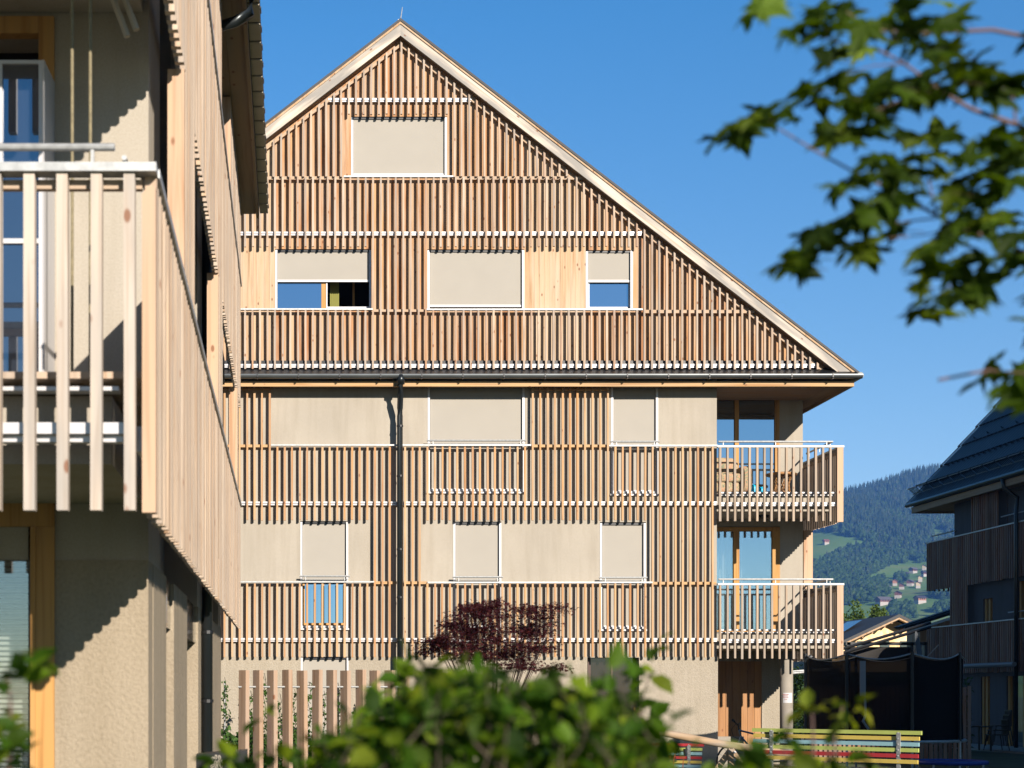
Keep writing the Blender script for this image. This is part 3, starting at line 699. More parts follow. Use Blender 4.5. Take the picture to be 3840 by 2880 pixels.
# downpipe with swan neck
g=MB(); g.tube([(-.34,15.5,E+6.6),(-.36,15.5,E+6.42),(-.5,15.5,E+6.34),(-.70,15.5,E+6.28),(-.765,15.5,E+6.1),(-.765,15.5,E+3.8),(-.765,15.5,.0)],.052,12)
o=g.build('downpipe',M['anth'],lb,smooth=True)
g=MB()
for z in (E+.55,E-.1,E-1.0): g.tube([(-.765,15.5,z),(-.765,15.5,z+.03)],.06,12)
g.build('pipe_clip',M['black'],o)
# loggia door at level 1: timber frame, open white leaf
g=MB(); g.pbox(145,60,202,1690,DG-.03,DG+.06); g.pbox(-420,60,144.5,124,DG-.03,DG+.06); fr=g.build('balcony_door',M['frame'],lb)
g=MB(); DL1=9.35
g.pbox(-300,225,8,1690,DL1,DL1+.05); g.pbox(145,225,158,1690,DL1,DL1+.05); g.pbox(8.2,894,144.8,912,DL1,DL1+.05); g.pbox(8.2,225,144.8,238,DL1,DL1+.05)
g.obox(((X(158,DL1)+X(198,DG))/2,(DL1+DG)/2,(Z(225,DL1)+Z(1690,DL1))/2),((X(198,DG)-X(158,DL1))/2,(DG-DL1)/2,0),(.012,-.004,0),(0,0,(Z(225,DL1)-Z(1690,DL1))/2))
lf=g.build('door_leaf',M['alu'],fr)
g=MB(); g.pbox(8,238,145,894,DL1+.02,DL1+.035); g.pbox(8,912,145,1690,DL1+.02,DL1+.035); g.build('glass',glass('near_door_glass',(.015,.02,.03),.20,rc=(.8,.88,1)),fr)
# ground floor window with blind
g=MB(); g.pbox(113,1975,203,2990,DG-.035,DG+.06); g.pbox(-420,1885,203,1974,DG-.035,DG+.06); g.pbox(113,1975,132,2990,DG-.05,DG-.036); gw=g.build('window',M['frame'],lb)
g=MB(); g.pbox(-420,1975,106,2950,DG+.03,DG+.045); g.build('glass',glass('near_window_glass',refl=.16,see=.9),gw)
g=MB(); g.pbox(-420,1975,112,2950,DG+.02,DG+.029) if False else None; g.pbox(106,1975,113,2950,DG+.0,DG+.05); g.build('seal',M['black'],gw)
g=MB()
for k in range(46): 
    z=Z(2030+k*20,DG); g.obox((X(-160,DG),DG+.13,z),(X(105,DG)-X(-160,DG),0,0),(0,.012,.009),(0,-.0006,.0008))
g.build('venetian_blind',plain('pale_blind_slats',(.62,.70,.62),.6),gw)
# ropes and pale bars under the upper slab
for px,lab in ((270,'left of two pale ropes hanging from the balcony ceiling'),(338,'right of two pale ropes hanging from the balcony ceiling')):
    g=MB(); g.tube([(X(px,8.6),8.6,E+4.01),(X(px+1,8.6),8.6,E+2.6),(X(px,8.6),8.6,E+1.6)],.0085,7)
    tag(g.build('rope',plain('rope_fibre',(.34,.29,.17),.9,0,.2,60),None,org=(X(px,8.6),8.6,E+1.6)),lab,'rope','ropes hanging in the near loggia')
g=MB()
for (a,b) in (((418,-20),(478,138)),((462,-20),(512,112))):
    A=Vector((X(a[0],8.9),8.9,Z(a[1],8.9))); B=Vector((X(b[0],8.9),8.9,Z(b[1],8.9))); g.tube([A,B],.019,6)
tag(g.build('awning_arm',plain('cream_arm',(.55,.48,.36),.6),None,org=(X(450,8.9),8.9,E+3.9)),'pale slanted folded awning bars under the near balcony ceiling','awning arm')

# ================================================================ RIGHT BUILDING (shaded)
XR2=22.2
def dpx(px,x=XR2): return x*F/(px-CX)
rb = thing('apartment_building','shaded brown slatted apartment building with dark tiled roof at the right edge','building',(28,48,0))
zw=E+6.3
def side_wall(mb,y0,y1,z0,z1,x,th,holes):
    ys=sorted({y0,y1,*[v for h in holes for v in h[:2]]}); zs=sorted({z0,z1,*[v for h in holes for v in h[2:]]})
    for i in range(len(ys)-1):
        for j in range(len(zs)-1):
            cy=(ys[i]+ys[i+1])/2; cz=(zs[j]+zs[j+1])/2
            if any(h[0]<cy<h[1] and h[2]<cz<h[3] for h in holes): continue
            a,b,c,d=ys[i],ys[i+1],zs[j],zs[j+1]; mb.quad((x,b,c),(x,a,c),(x,a,d),(x,b,d))
    for a,b,c,d in holes:
        mb.quad((x,a,c),(x,b,c),(x+th,b,c),(x+th,a,c)); mb.quad((x,a,d),(x+th,a,d),(x+th,b,d),(x,b,d))
        mb.quad((x,a,c),(x+th,a,c),(x+th,a,d),(x,a,d)); mb.quad((x,b,d),(x+th,b,d),(x+th,b,c),(x,b,c))
XWR=22.45
hw=[(48.9,51.2,E+3.75,E+6.2),(52.0,52.8,E+3.9,E+6.2),(49.0,50.4,E+.9,E+3.4),(52.2,52.9,E+1.4,E+3.0),(49.0,51.2,.05,E+.5),(52.4,53.1,.05,E+.5),(40,44,.05,E+.5),(40,44,E+.9,E+3.4),(40,44,E+3.75,E+6.2)]
g=MB(); side_wall(g,28,54.9,-.1,E+6.7,XWR,.25,hw); g.box(XWR,36,54.9,55.2,-.1,E+6.7); g.box(XWR,36,27.7,28,-.1,E+6.7)
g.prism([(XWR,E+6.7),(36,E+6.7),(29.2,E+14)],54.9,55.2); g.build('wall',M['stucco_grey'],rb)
g=MB()
for h in hw: g.box(XWR+.15,XWR+.18,h[0],h[1],h[2],h[3])
g.build('glass',M['glass'] if False else glass('shaded_glass',(.01,.012,.015),.25),rb)
g=MB()
for h in hw[2:6]+hw[:1]:
    g.box(XWR+.05,XWR+.14,h[0],h[0]+.12,h[2],h[3]); g.box(XWR+.05,XWR+.14,h[1]-.12,h[1],h[2],h[3]); g.box(XWR+.05,XWR+.14,(h[0]+h[1])/2-.06,(h[0]+h[1])/2+.06,h[2],h[3])
g.build('window_frame',M['frame'],rb)
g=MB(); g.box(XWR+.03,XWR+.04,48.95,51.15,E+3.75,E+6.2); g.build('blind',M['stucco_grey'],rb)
g=MB(); y=40.0
def zone(y):
    z=[]
    if y<57: z.append((E+3.5,E+5.15)); 
    if y<57: z.append((E+.62,E+2.2))
    return z
while y<57.0:
    segs=zone(y)
    if 51.3<y<53.2: segs=[(E+3.5,E+6.45)]+segs[1:]
    if 53.6<y<54.9 or y<49.2: segs=[(E+.62,E+5.15)] if not 51.3<y<53.2 else [(E+.62,E+6.45)]
    for a,b in segs: g.box(XR2,XR2+.06,y,y+.07,a+random.uniform(-.02,.02),b)
    y+=.155
y=XR2+.1
while y<24: 
    g.box(y,y+.05,56.95,57.0,E+3.5,E+5.15); g.box(y,y+.05,56.95,57.0,E+.62,E+2.2); y+=.16
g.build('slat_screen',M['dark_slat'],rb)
g=MB()
for z in (5.15,2.2): g.box(XR2-.02,XR2+.09,40,57.03,E+z,E+z+.04)
g.tube([(XR2+.2,55,E+5.42),(XR2+.2,57,E+5.42)],.025,6); g.tube([(XR2+.0,49,E+5.45),(XR2,51,E+5.45)],.02,6); g.tube([(XR2+.0,49,E+2.45),(XR2,50.5,E+2.45)],.02,6)
g.build('top_rail',M['galv'],rb)
g=MB()
for z in (3.83,.93): g.box(XR2+.1,30,54.91,56.9,E+z,E+z+.3)
g.build('slab',M['stucco_grey'],rb)
# roof with courses, snow guards, skylights
XE=21.85; ZEr=E+6.62; SR=1.11; XA=29.0
def rp(x,y,h=0): n=(SR*SR+1)**.5; return (x-h*SR/n, y, ZEr+(x-XE)*SR+h/n)
g=MB(); g.prism([(XE,ZEr),(XA,ZEr+(XA-XE)*SR),(XA+7.2,ZEr),(XA+7.0,ZEr-.15),(XA,ZEr+(XA-XE)*SR-.25),(XE+.2,ZEr-.15)],27,57.6); g.build('roof_deck',M['black'],rb)
g=MB(); x=XE-.04
M['tile_blue']=plain('blue_black_tile',(.020,.027,.045),.5,.0,.25,2)
M['tile_blue'].node_tree.nodes['Principled BSDF'].inputs['Specular IOR Level'].default_value=.15
while x<XA-.1:
    y=27.0; off=0
    while y<57.6:
        a=rp(x,y,.05); b=rp(x,y+.26,.05); c=rp(x+.62,y+.26,.008); d=rp(x+.62,y,.008); e=rp(x,y,.0); f=rp(x,y+.26,.0)
        if y>38: g.quad(a,d,c,b); g.quad(a,b,f,e); g.quad(rp(x,y+.295,.03),rp(x+.36,y+.295,.004),rp(x+.36,y+.3,.045),rp(x,y+.3,.045)) if False else None
        y+=.3
    x+=.62
g.build('roof',M['tile_blue'],rb)
g=MB(); y=40.0
while y<57.4:
    for q in range(7): g.tube([rp(XE+.30,y+.1+q*.11,.06),rp(XE+.30,y+.1+q*.11,.32)],.012,4,False)
    for h in (.06,.32): g.tube([rp(XE+.30,y+.06,h),rp(XE+.30,y+.84,h)],.018,5)
    g.tube([rp(XE+.30,y+.04,.34),rp(XE+.66,y+.04,.02)],.03,5); y+=.9
g.build('snow_guard',M['black'],rb)
g=MB()
for r_,st in ((1.1,.42),(1.9,1.1),(3.0,1.1),(3.9,1.1)):
    y=40.0
    while y<57.2: p=Vector(rp(XE+r_,y,.02)); g.tube([p,Vector(rp(XE+r_,y+.07,.13)),Vector(rp(XE+r_,y+.14,.02))],.014,4,False); y+=st
g.build('snow_hook',M['black'],rb)
for y in (48.6,46.0):
    g=MB(); A=rp(XE+2.3,y,.14); B=rp(XE+2.3,y+1.3,.14); C=rp(XE+4.4,y+1.3,.14); D_=rp(XE+4.4,y,.14)
    A0=rp(XE+2.3,y,0); B0=rp(XE+2.3,y+1.3,0); C0=rp(XE+4.4,y+1.3,0); D0_=rp(XE+4.4,y,0)
    for q in ((A,D_,C,B),(A0,B0,B,A) if False else (A,B,B0,A0),(B,C,C0,B0),(C,D_,D0_,C0),(D_,A,A0,D0_)): g.quad(*q)
    sk=g.build('skylight',M['black'],rb)
    g=MB(); g.quad(rp(XE+2.45,y+.12,.155),rp(XE+4.25,y+.12,.155),rp(XE+4.25,y+1.18,.155),rp(XE+2.45,y+1.18,.155)); g.build('glass',M['glass_dark'],sk)
g=MB(); g.tube([(XE-.05,28,ZEr-.06),(XE-.05,57.75,ZEr-.06)],.075,10); g.build('gutter',M['anth'],rb)
g=MB(); g.box(XE+.03,XE+.08,28,57.5,ZEr-.36,ZEr-.15); g.box(XE+.081,27,57.45,57.5,ZEr-.36,ZEr-.15); g.build('eave_beam',M['soffit_y'],rb)
g=MB(); g.box(XE+.081,XWR-.001,28,57.44,ZEr-.30,ZEr-.26); g.box(XWR,29,55.21,57.44,ZEr-.30,ZEr-.26); g.build('soffit',M['soffit_y'],rb)
g=MB(); yy=50.0; g.tube([(XE-.05,yy,ZEr-.1),(XE,yy,ZEr-.4),(XR2+.02,yy-.1,ZEr-.7),(XR2-.07,yy-.2,ZEr-1.1),(XR2-.07,yy-.2,0)],.065,8); g.build('downpipe',M['anth'],rb,smooth=True)
g=MB(); g.box(XWR-1.8,XWR+2,44,56,.0,.06) ; tag(g.build('terrace',M['concrete'],None,org=(XWR,50,0)),None,None,None,'structure')
g=MB(); y1=53.6
g.tube([(XR2-.25,52.1,E+.62+.75),(XR2-.25,57.2,E+.62+.75)],.0,4) if False else None
g.tube([(XR2-.30,48.2+1.2,E+.84),(XR2-.30,53.0,E+.84)],.075,10); g.build('retracted_awning',plain('awning_case',(.2,.21,.23),.6),rb)
# made-up block right of the viewer, added out of view to shade the lawn
blocker = thing('shade_blocker','made-up unseen block to the right behind the viewer, added to shade the lawn','building',(45,-26,0))
g=MB(); g.box(30.5,60,-25,-20,0,E+21.3); g.build('wall',M['stucco'],blocker)
g=MB(); g.box(30.3,60.3,-25.2,-19.8,E+21.301,E+21.7); g.prism([(37.8,E+21.701),(60,E+21.701),(60,E+29),(44,E+29)],-25,-20); g.build('roof',M['tile'],blocker)
g=MB()
for z in range(1,22,3):
    for x in range(32,58,4): g.box(x,x+1.5,-19.99,-19.95,z,z+1.6)
g.build('window',M['glass_dark'],blocker)
# ================================================================ GROUND, HILLS
g=MB(); n=1
for (a,b,c,d) in ((-2400,4300,-40,3500),): g.quad((a,c,0),(b,c,0),(b,d,0),(a,d,0))
tag(g.build('ground',M['ground'],None,org=(0,0,0)),None,None,None,'structure')
# raised play lawn under the benches
mv=[];mf=[]; nx,ny=40,24
for j in range(ny+1):
    for i in range(nx+1):
        x=-3+20*i/nx; y=18+15*j/ny; u=min(1,min(i,nx-i)/6)*min(1,min(j,ny-j)/5); mv.append((x,y,.004+.3*u*u*(3-2*u)))
for j in range(ny):
    for i in range(nx): a=j*(nx+1)+i; mf.append((a,a+1,a+nx+2,a+nx+1))
tag(arr('play_lawn',mv,mf,M['ground'],smooth=True),None,None,None,'structure')
DD=[250,500,700,1000,1200,1400,1600,1900,2200,2500,2700,2850,3050,3400]
ZZ=[-6,-3,2,14,34,58,88,143,208,281,329,354,350,315]
def hillz(x,d):
    z=np.interp(d,DD,ZZ); px=CX+x*F/np.maximum(d,1)
    k=1+.055*np.clip((px-3330)/240,-4.0,1.4)*np.clip((d-1500)/1300,0,1)
    z=z*k + np.clip((d-900)/600,0,1)*(6*np.sin(x/90+d/210)+4*np.sin(x/37-d/70)+3.0*np.sin(d/55+x/140))
    return z
xs=np.linspace(-900,2300,200); ds=np.concatenate([np.linspace(250,1000,24),np.linspace(1015,3400,150)])
XX,DDm=np.meshgrid(xs,ds); HZ=hillz(XX,DDm)
V=np.stack([XX.ravel(),DDm.ravel(),HZ.ravel()+E],1); nx=len(xs)
Fc=[(j*nx+i,j*nx+i+1,(j+1)*nx+i+1,(j+1)*nx+i) for j in range(len(ds)-1) for i in range(nx-1)]
def meadow():
    m,t,b=mat('meadow_grass'); b.inputs['Roughness'].default_value=.95; b.inputs['Specular IOR Level'].default_value=.1
    tc=N(t,'ShaderNodeTexCoord'); n=N(t,'ShaderNodeTexNoise'); n.inputs['Scale'].default_value=.012; n.inputs['Detail'].default_value=7; t.links.new(tc.outputs['Object'],n.inputs[0])
    r=ramp(t,[(.3,(.05,.10,.022)),(.5,(.085,.15,.03)),(.62,(.12,.165,.042)),(.75,(.13,.125,.05))]); t.links.new(n.outputs[0],r.inputs[0]); t.links.new(r.outputs[0],b.inputs['Base Color']); return m
tag(arr('hillside',V,Fc,meadow(),smooth=True),None,None,None,'structure')
def scr(x,d):
    z=hillz(x,d); return CX+x*F/d, CY-z*F/d
def find(px,py):
    d=np.arange(900,3100,2.0); x=(px-CX)*d/F; y=CY-hillz(x,d)*F/d
    ok=np.where(y<=py)[0]; i=ok[0] if len(ok) else len(d)-1
    return float(x[i]),float(d[i]),float(hillz(x[i],d[i])+E)
def inpoly(px,py,P):
    r=np.zeros(px.shape,bool); n=len(P)
    for i in range(n):
        x1,y1=P[i]; x2,y2=P[(i+1)%n]
        c=((y1>py)!=(y2>py)) & (px < (x2-x1)*(py-y1)/((y2-y1) if y2!=y1 else 1e-9)+x1); r^=c
    return r
MEAD=[[(2600,1960),(3060,1995),(3120,1995),(3180,2015),(3285,2045),(3260,2060),(3180,2062),(3120,2095),(3070,2125),(2600,2160)],
      [(3500,1985),(3545,1985),(3545,2030),(3480,2035)],
      [(3195,2185),(3260,2155),(3330,2122),(3400,2112),(3470,2112),(3900,2060),(4200,2060),(4200,2600),(2400,2600),(2400,2285),(3150,2275),(3260,2262),(3330,2240),(3310,2180)]]
CL=[[(3330,2330),(3350,2290),(3400,2275),(3430,2300),(3415,2345),(3360,2350)],[(3490,2225),(3530,2212),(3575,2225),(3560,2250),(3500,2250)],[(3480,2290),(3560,2280),(3580,2310),(3490,2315)],[(3360,2175),(3385,2165),(3400,2185),(3370,2195)]]
def isforest(px,py):
    f=np.ones(px.shape,bool)
    for P in MEAD: f&=~inpoly(px,py,P)
    for P in CL: f|=inpoly(px,py,P)
    return f
n=30000
d=rng.uniform(1350,3000,n); px0=rng.uniform(2750,3950,n); x=(px0-CX)*d/F
keep=rng.random(n) < (d/3000)**1.2
d,x=d[keep],x[keep]; px,py=scr(x,d); fo=isforest(px,py); d,x=d[fo],x[fo]
z=hillz(x,d)+E
wob=np.sin(x/60)+np.sin(d/80+x/45); con=(rng.random(len(x))<np.clip(.62+.2*wob+(d-2300)/2500,.1,.97))
def conifers(x,d,z,h,r,seg=7,tiers=4):
    V=[];Fs=[]; b=0
    for X_,Y_,Z_,H_,R_ in zip(x,d,z,h,r):
        a0=rng.uniform(0,6.28)
        for t in range(tiers):
            zb=H_*(.05+.22*t); zt=H_*(.42+.2*t) if t<tiers-1 else H_; rr=R_*(1-.24*t)
            for k in range(seg):
                a=a0+t+6.283*k/seg; q=rr*rng.uniform(.6,1.15); V.append((X_+q*math.cos(a),Y_+q*math.sin(a),Z_+zb+H_*rng.uniform(-.04,.03)))
            V.append((X_,Y_,Z_+zt)); 
            for k in range(seg): Fs.append((b+k,b+(k+1)%seg,b+seg))
            b+=seg+1
    return V,Fs
def deciduous(x,d,z,h,r):
    V=[];Fs=[];b=0
    for X_,Y_,Z_,H_,R_ in zip(x,d,z,h,r):
        for c in range(5):
            cx_=X_+R_*rng.uniform(-.6,.6); cy_=Y_+R_*rng.uniform(-.6,.6); cz_=Z_+H_*rng.uniform(.35,.8); rr=R_*rng.uniform(.4,.75)
            U,W_=6,4
            for i in range(1,W_):
                ph_=math.pi*i/W_-math.pi/2
                for k in range(U):
                    q=rr*rng.uniform(.75,1.2); a=6.283*k/U+i*.5; V.append((cx_+q*math.cos(ph_)*math.cos(a),cy_+q*math.cos(ph_)*math.sin(a),cz_+q*1.1*math.sin(ph_)))
            V.append((cx_,cy_,cz_+rr*1.2)); V.append((cx_,cy_,cz_-rr))
            for i in range(W_-2):
                for k in range(U): p=b+i*U+k; q_=b+i*U+(k+1)%U; Fs.append((p,q_,q_+U,p+U))
            top=b+(W_-2)*U
            for k in range(U): Fs.append((top+k,top+(k+1)%U,b+(W_-1)*U)); Fs.append((b+(k+1)%U,b+k,b+(W_-1)*U+1))
            b+=(W_-1)*U+2
    return V,Fs
nc=int(con.sum()); V,Fs=conifers(x[con],d[con],z[con]-1,rng.uniform(.62,1.2,nc)*np.interp(d[con],[1500,2200,2900],[11,15,23]),rng.uniform(3.0,5.0,nc))
fm1=leafmat('conifer_green',[(.008,.020,.009),(.015,.034,.012),(.010,.024,.014),(.022,.040,.014),(.022,.028,.015)],.05)
tag(arr('conifer_forest',V,Fs,fm1),'dark conifer forest covering the hillside',None,None,'stuff')
nd=int((~con).sum()); V,Fs=deciduous(x[~con],d[~con],z[~con]-1,rng.uniform(7,13,nd),rng.uniform(3,5.5,nd))
fm2=leafmat('broadleaf_green',[(.017,.040,.010),(.026,.052,.012),(.02,.042,.013),(.035,.065,.016)],.1)
tag(arr('broadleaf_wood',V,Fs,fm2),'paler broadleaf trees mixed along the forest edges',None,None,'stuff')
# chalets
CW={'brown':plain('chalet_brown',(.20,.07,.04),.8),'orange':plain('chalet_orange',(.50,.22,.12),.8),'cream':plain('chalet_cream',(.68,.55,.34),.8),'dark':plain('chalet_dark',(.10,.05,.04),.8)}
RC={'g':plain('roof_grey',(.16,.14,.15),.7),'d':plain('roof_dark',(.06,.05,.06),.7),'r':plain('roof_red',(.35,.10,.07),.7)}
WH=plain('chalet_white',(.60,.54,.48),.8)
HS=[(3312,2268,15.5,'brown','g',.25,'long brown barn with a pale roof low on the hillside meadow'),
(3368,2243,10,'brown','d',1.0,'small brown chalet just above the round clump of trees'),
(3450,2262,12,'orange','d',.35,'orange walled farmhouse alone on the lower right meadow'),
(3324,2219,10,'dark','g',.5,'dark chalet at the left end of the hamlet by the trees'),
(3356,2197,9,'orange','r',1.2,'pale orange house at the upper left of the hamlet'),
(3381,2210,9,'brown','d',1.1,'red brown chalet with a white ground floor below the hamlet lane'),
(3414,2197,11,'brown','g',.9,'large brown chalet in the middle of the hamlet'),
(3442,2206,9,'cream','r',1.3,'cream house at the lower right of the hamlet'),
(3451,2182,8.5,'cream','g',1.2,'cream house higher up at the right of the hamlet'),
(3424,2150,11,'brown','g',.6,'brown and white chalet above the hamlet below the round meadow'),
(3466,2138,7,'cream','d',1.0,'small white house at the top right of the hamlet by the timber screen'),
(3468,2162,9,'brown','d',.3,'dark roofed chalet half hidden by the right building'),
(3397,2166,9,'dark','d',.8,'dark chalet in the shade left of the brown and white chalet'),
(3097,2042,9,'orange','r',.3,'lone red roofed farmhouse on the high meadow among the forest')]
for (hx,hy,wd,cw,rc,rot,lab) in HS:
    x_,y_,z_=find(hx,hy); wd*=.6; h=thing('chalet',lab,'house',(x_,y_,z_),'chalets on the hillside')
    c_,s_=math.cos(rot),math.sin(rot); L=wd*.62; W_=wd*.42; H1_=3.0; H2_=3.2
    def T(p): return (x_+p[0]*c_-p[1]*s_, y_+p[0]*s_+p[1]*c_, z_+p[2])
    def bx(x0,x1,y0,y1,z0,z1):
        q=MB(); q.box(x0,x1,y0,y1,z0,z1); q.v=[T(v) for v in q.v]; return q
    bx(-L,L,-W_,W_,-3,H1_*.8).build('ground_floor',WH,h)
    q=MB(); q.prismx([(-W_,H1_*.8),(W_,H1_*.8),(W_,H1_+H2_*.6),(0,H1_+H2_*.6+W_*.55),(-W_,H1_+H2_*.6)],-L,L); q.v=[T(v) for v in q.v]; q.build('wall',CW[cw],h)
    q=MB(); zr=H1_+H2_*.6; q.prismx([(-W_-.9,zr-.4),(0,zr+W_*.55+.1),(W_+.9,zr-.4),(W_+.9,zr-.1),(0,zr+W_*.55+.5),(-W_-.9,zr-.1)],-L-.9,L+.9); q.v=[T(v) for v in q.v]; q.build('roof',RC[rc],h)
    q=MB()
    for k in (-.6,-.1,.4): q.box(L*k,L*k+1,-W_-.05,-W_-.01,H1_+.2,H1_+1.4)
    for k in (-.5,.2): q.box(L+.01,L+.05,W_*k,W_*k+1,H1_+.2,H1_+1.4)
    q.v=[T(v) for v in q.v]; q.build('window',M['black'],h)
# ================================================================ MID DISTANCE: timber clad house, second roof, pergola, dish
oh=thing('osb_clad_house','gabled house clad in pale wood panels with a dark roof, behind the black frame','house',(X(3330,80),84,0))
def osb():
    m,t,b=mat('osb_panel'); b.inputs['Roughness'].default_value=.8; tc=N(t,'ShaderNodeTexCoord'); v=N(t,'ShaderNodeTexVoronoi'); v.inputs['Scale'].default_value=4.5; t.links.new(tc.outputs['Object'],v.inputs[0])
    s=N(t,'ShaderNodeSeparateColor'); t.links.new(v.outputs['Color'],s.inputs[0]); r=ramp(t,[(0,(.55,.36,.17)),(.5,(.68,.48,.25)),(1,(.76,.58,.34))]); t.links.new(s.outputs[0],r.inputs[0]); t.links.new(r.outputs[0],b.inputs['Base Color']); return m
DH=80
def xz(px,py,D=DH): return (X(px,D),Z(py,D))
g=MB(); g.prism([xz(3120,2520),xz(3408,2520),xz(3408,2352),xz(3347,2322),xz(3120,2440)],DH,DH+12); g.build('wall',osb(),oh)
g=MB(); g.prism([xz(3080,2442),xz(3347,2318,),xz(3410,2348),xz(3412,2338),xz(3347,2306),xz(3078,2432)],DH-.9,DH+12.5); g.build('roof',M['roofdark'],oh)
g=MB(); g.prism([xz(3080,2449),xz(3347,2325,),xz(3405,2353),xz(3406,2347),xz(3347,2319),xz(3080,2442.5)],DH-.88,DH-.6); g.build('verge_board',M['board_pale'],oh)
g=MB()
for px,py in ((3345,2330),(3318,2345),(3272,2366),(3236,2384),(3395,2352)): g.pbox(px-3,py,px+3,py+9,DH-.7,DH)
g.build('purlin',M['soffit'],oh)
g=MB(); 
for a,b in ((3214,3238),(3300,3336),(3376,3400)): g.pbox(a,2404,b,2440,DH-.03,DH+.02)
g.build('window',M['glass_dark'],oh)
def sl2(px,py,up): # point on left roof slope further back
    return None
xa_,za_=xz(3180,2394); xb_,zb_=xz(3310,2333)
g=MB(); g.quad((xa_+.5,DH+2,za_+.42),(xb_-.3,DH+2,zb_+.2),(xb_-.3,DH+4.2,zb_+.2),(xa_+.5,DH+4.2,za_+.42)); g.build('roof_window',glass('sky_reflecting_panel',(.04,.06,.09),.15),oh)
h2=thing('tiled_house','dark tiled low roof in front of the wood panelled house, partly behind the right building','house',(X(3520,66),68,0))
g=MB(); g.quad((X(3390,64),64,Z(2350,64)),(X(3395,64),64,Z(2342,64)),(X(3640,72),72,Z(2262,72)),(X(3640,66),66,Z(2300,66)))
g=MB(); g.prism([xz(3370,2350,64),xz(3640,2262,64),xz(3640,2278,64),xz(3385,2358,64)],64,64.6); g.build('roof',M['tile'],h2)
g=MB(); g.tube([(X(3392,63.8),63.8,Z(2354,63.8)),(X(3640,63.8),63.8,Z(2276,63.8))],.07,8); g.build('gutter',M['black'],h2)
g=MB(); g.prism([xz(3400,2365,66),xz(3640,2290,66),xz(3640,2620,66),xz(3400,2620,66)],64.6,66); g.build('wall',M['board'],h2)
pg=thing('pergola','black steel pergola frame with a sloped fabric arm above the trampoline','pergola',(X(3320,44),44,0))
g=MB(); g.pbox(3172,2408,3472,2419,43.9,44.1); g.box(X(3172,44),X(3178,44)+.05,43.9,44.1,0,Z(2408,44)); g.box(X(3410,44),X(3420,44),43.9,44.1,0,Z(2408,44)); g.box(X(3462,44),X(3472,44),43.9,44.1,0,Z(2408,44)); g.build('frame',M['black'],pg)
g=MB(); 
for o1 in (0,16): g.tube([(X(3150,43.5),43.5,Z(2436+o1,43.5)),(X(3490,43.5),43.5,Z(2335+o1,43.5))],.045,6)
g.build('arm',M['black'],pg)
g=MB(); g.pbox(3180,2426,3410,2480,44.0,44.02); g.build('screen',M['dark'],pg)
di=thing('satellite_dish','grey satellite dish beside the dark roofs right of the wood panelled house','satellite dish',(X(3445,43),43,Z(2480,43)))
g=MB(); c=Vector((X(3445,43),43,Z(2430,43))); ax=Vector((.85,-.5,.15)).normalized(); u=ax.cross(Vector((0,0,1))).normalized(); v=u.cross(ax)
b0=len(g.v); g.v.append(tuple(c-ax*.06))
for r_ in (.2,.45):
    for k in range(20): a=6.283*k/20; g.v.append(tuple(c-ax*(.06-.3*r_*r_)+u*r_*.9*math.cos(a)+v*r_*math.sin(a)))
for k in range(20): g.f.append((b0,b0+1+k,b0+1+(k+1)%20)); g.f.append((b0+1+k,b0+21+k,b0+21+(k+1)%20,b0+1+(k+1)%20))
g.build('dish',plain('dish_grey',(.30,.33,.36),.5),di,smooth=True)
g=MB(); g.tube([c-ax*.1,(c[0]-.1,43.1,Z(2480,43))],.03,6); g.tube([c-v*.4,c+ax*.5],.015,5); g.build('mount',M['galv'],di)
# ================================================================ leaf tools
def rotmats(n, tilt=1.0):
    a=rng.uniform(0,2*math.pi,n); b=rng.normal(0,tilt,n); c=rng.normal(0,tilt,n)
    ca,sa,cb,sb,cc,sc_=np.cos(a),np.sin(a),np.cos(b),np.sin(b),np.cos(c),np.sin(c); o=np.zeros(n); l=np.ones(n)
    Rz=np.array([[ca,-sa,o],[sa,ca,o],[o,o,l]]).transpose(2,0,1); Rx=np.array([[l,o,o],[o,cb,-sb],[o,sb,cb]]).transpose(2,0,1); Ry=np.array([[cc,o,sc_],[o,l,o],[-sc_,o,cc]]).transpose(2,0,1)
    return Rx@Ry@Rz
OV=np.array([(0,0,0),(-.28,.28,.10),(-.30,.62,.08),(0,1,-.12),(.30,.62,.08),(.28,.28,.10),(0,.5,-.0)]); OVF=[(0,6,2,1),(6,3,2),(0,5,4,6),(6,4,3)]
def maple_shape():
    pts=[]
    prof=[(-90,.10),(-70,.30),(-38,.34),(-28,.62),(-15,.36),(2,.46),(12,.60),(20,.88),(30,.62),(45,.42),(60,.55),(72,.66),(82,.80),(90,1.0)]
    for a,r in prof: pts.append((a,r))
    for a,r in prof[-2:0:-1]: pts.append((180-a,r))
    V=[(0,0,0.0)]+[(r*math.cos(R(a)),r*math.sin(R(a)),-.28*r*r+.05*math.sin(a*.2)) for a,r in pts]
    n=len(pts); return np.array(V)*.62,[(0,1+i,1+(i+1)%n) for i in range(n)]
def jap_shape():
    V=[(0,0,0)];Fs=[]
    for k,a in enumerate((-60,-10,40,90,140,190,240)):
        r=1.0 if a==90 else .8; b=len(V)
        V+= [(.16*math.cos(R(a-38)),.16*math.sin(R(a-38)),0),(r*math.cos(R(a)),r*math.sin(R(a)),-.25),(.16*math.cos(R(a+38)),.16*math.sin(R(a+38)),0)]; Fs.append((0,b,b+1,b+2))
    return np.array(V)*.6,Fs
def leaves(name,P,size,shape,m,parent=None,tilt=.6,org=None):
    S,Fs=shape; n=len(P); Rm=rotmats(n,tilt); sz=size*rng.uniform(.65,1.25,n)
    V=np.einsum('nij,kj->nki',Rm,S)*sz[:,None,None]+P[:,None,:]; k=len(S)
    fl=[tuple(i*k+q for q in f) for i in range(n) for f in Fs]
    return arr(name,V.reshape(-1,3),fl,m,parent,org)
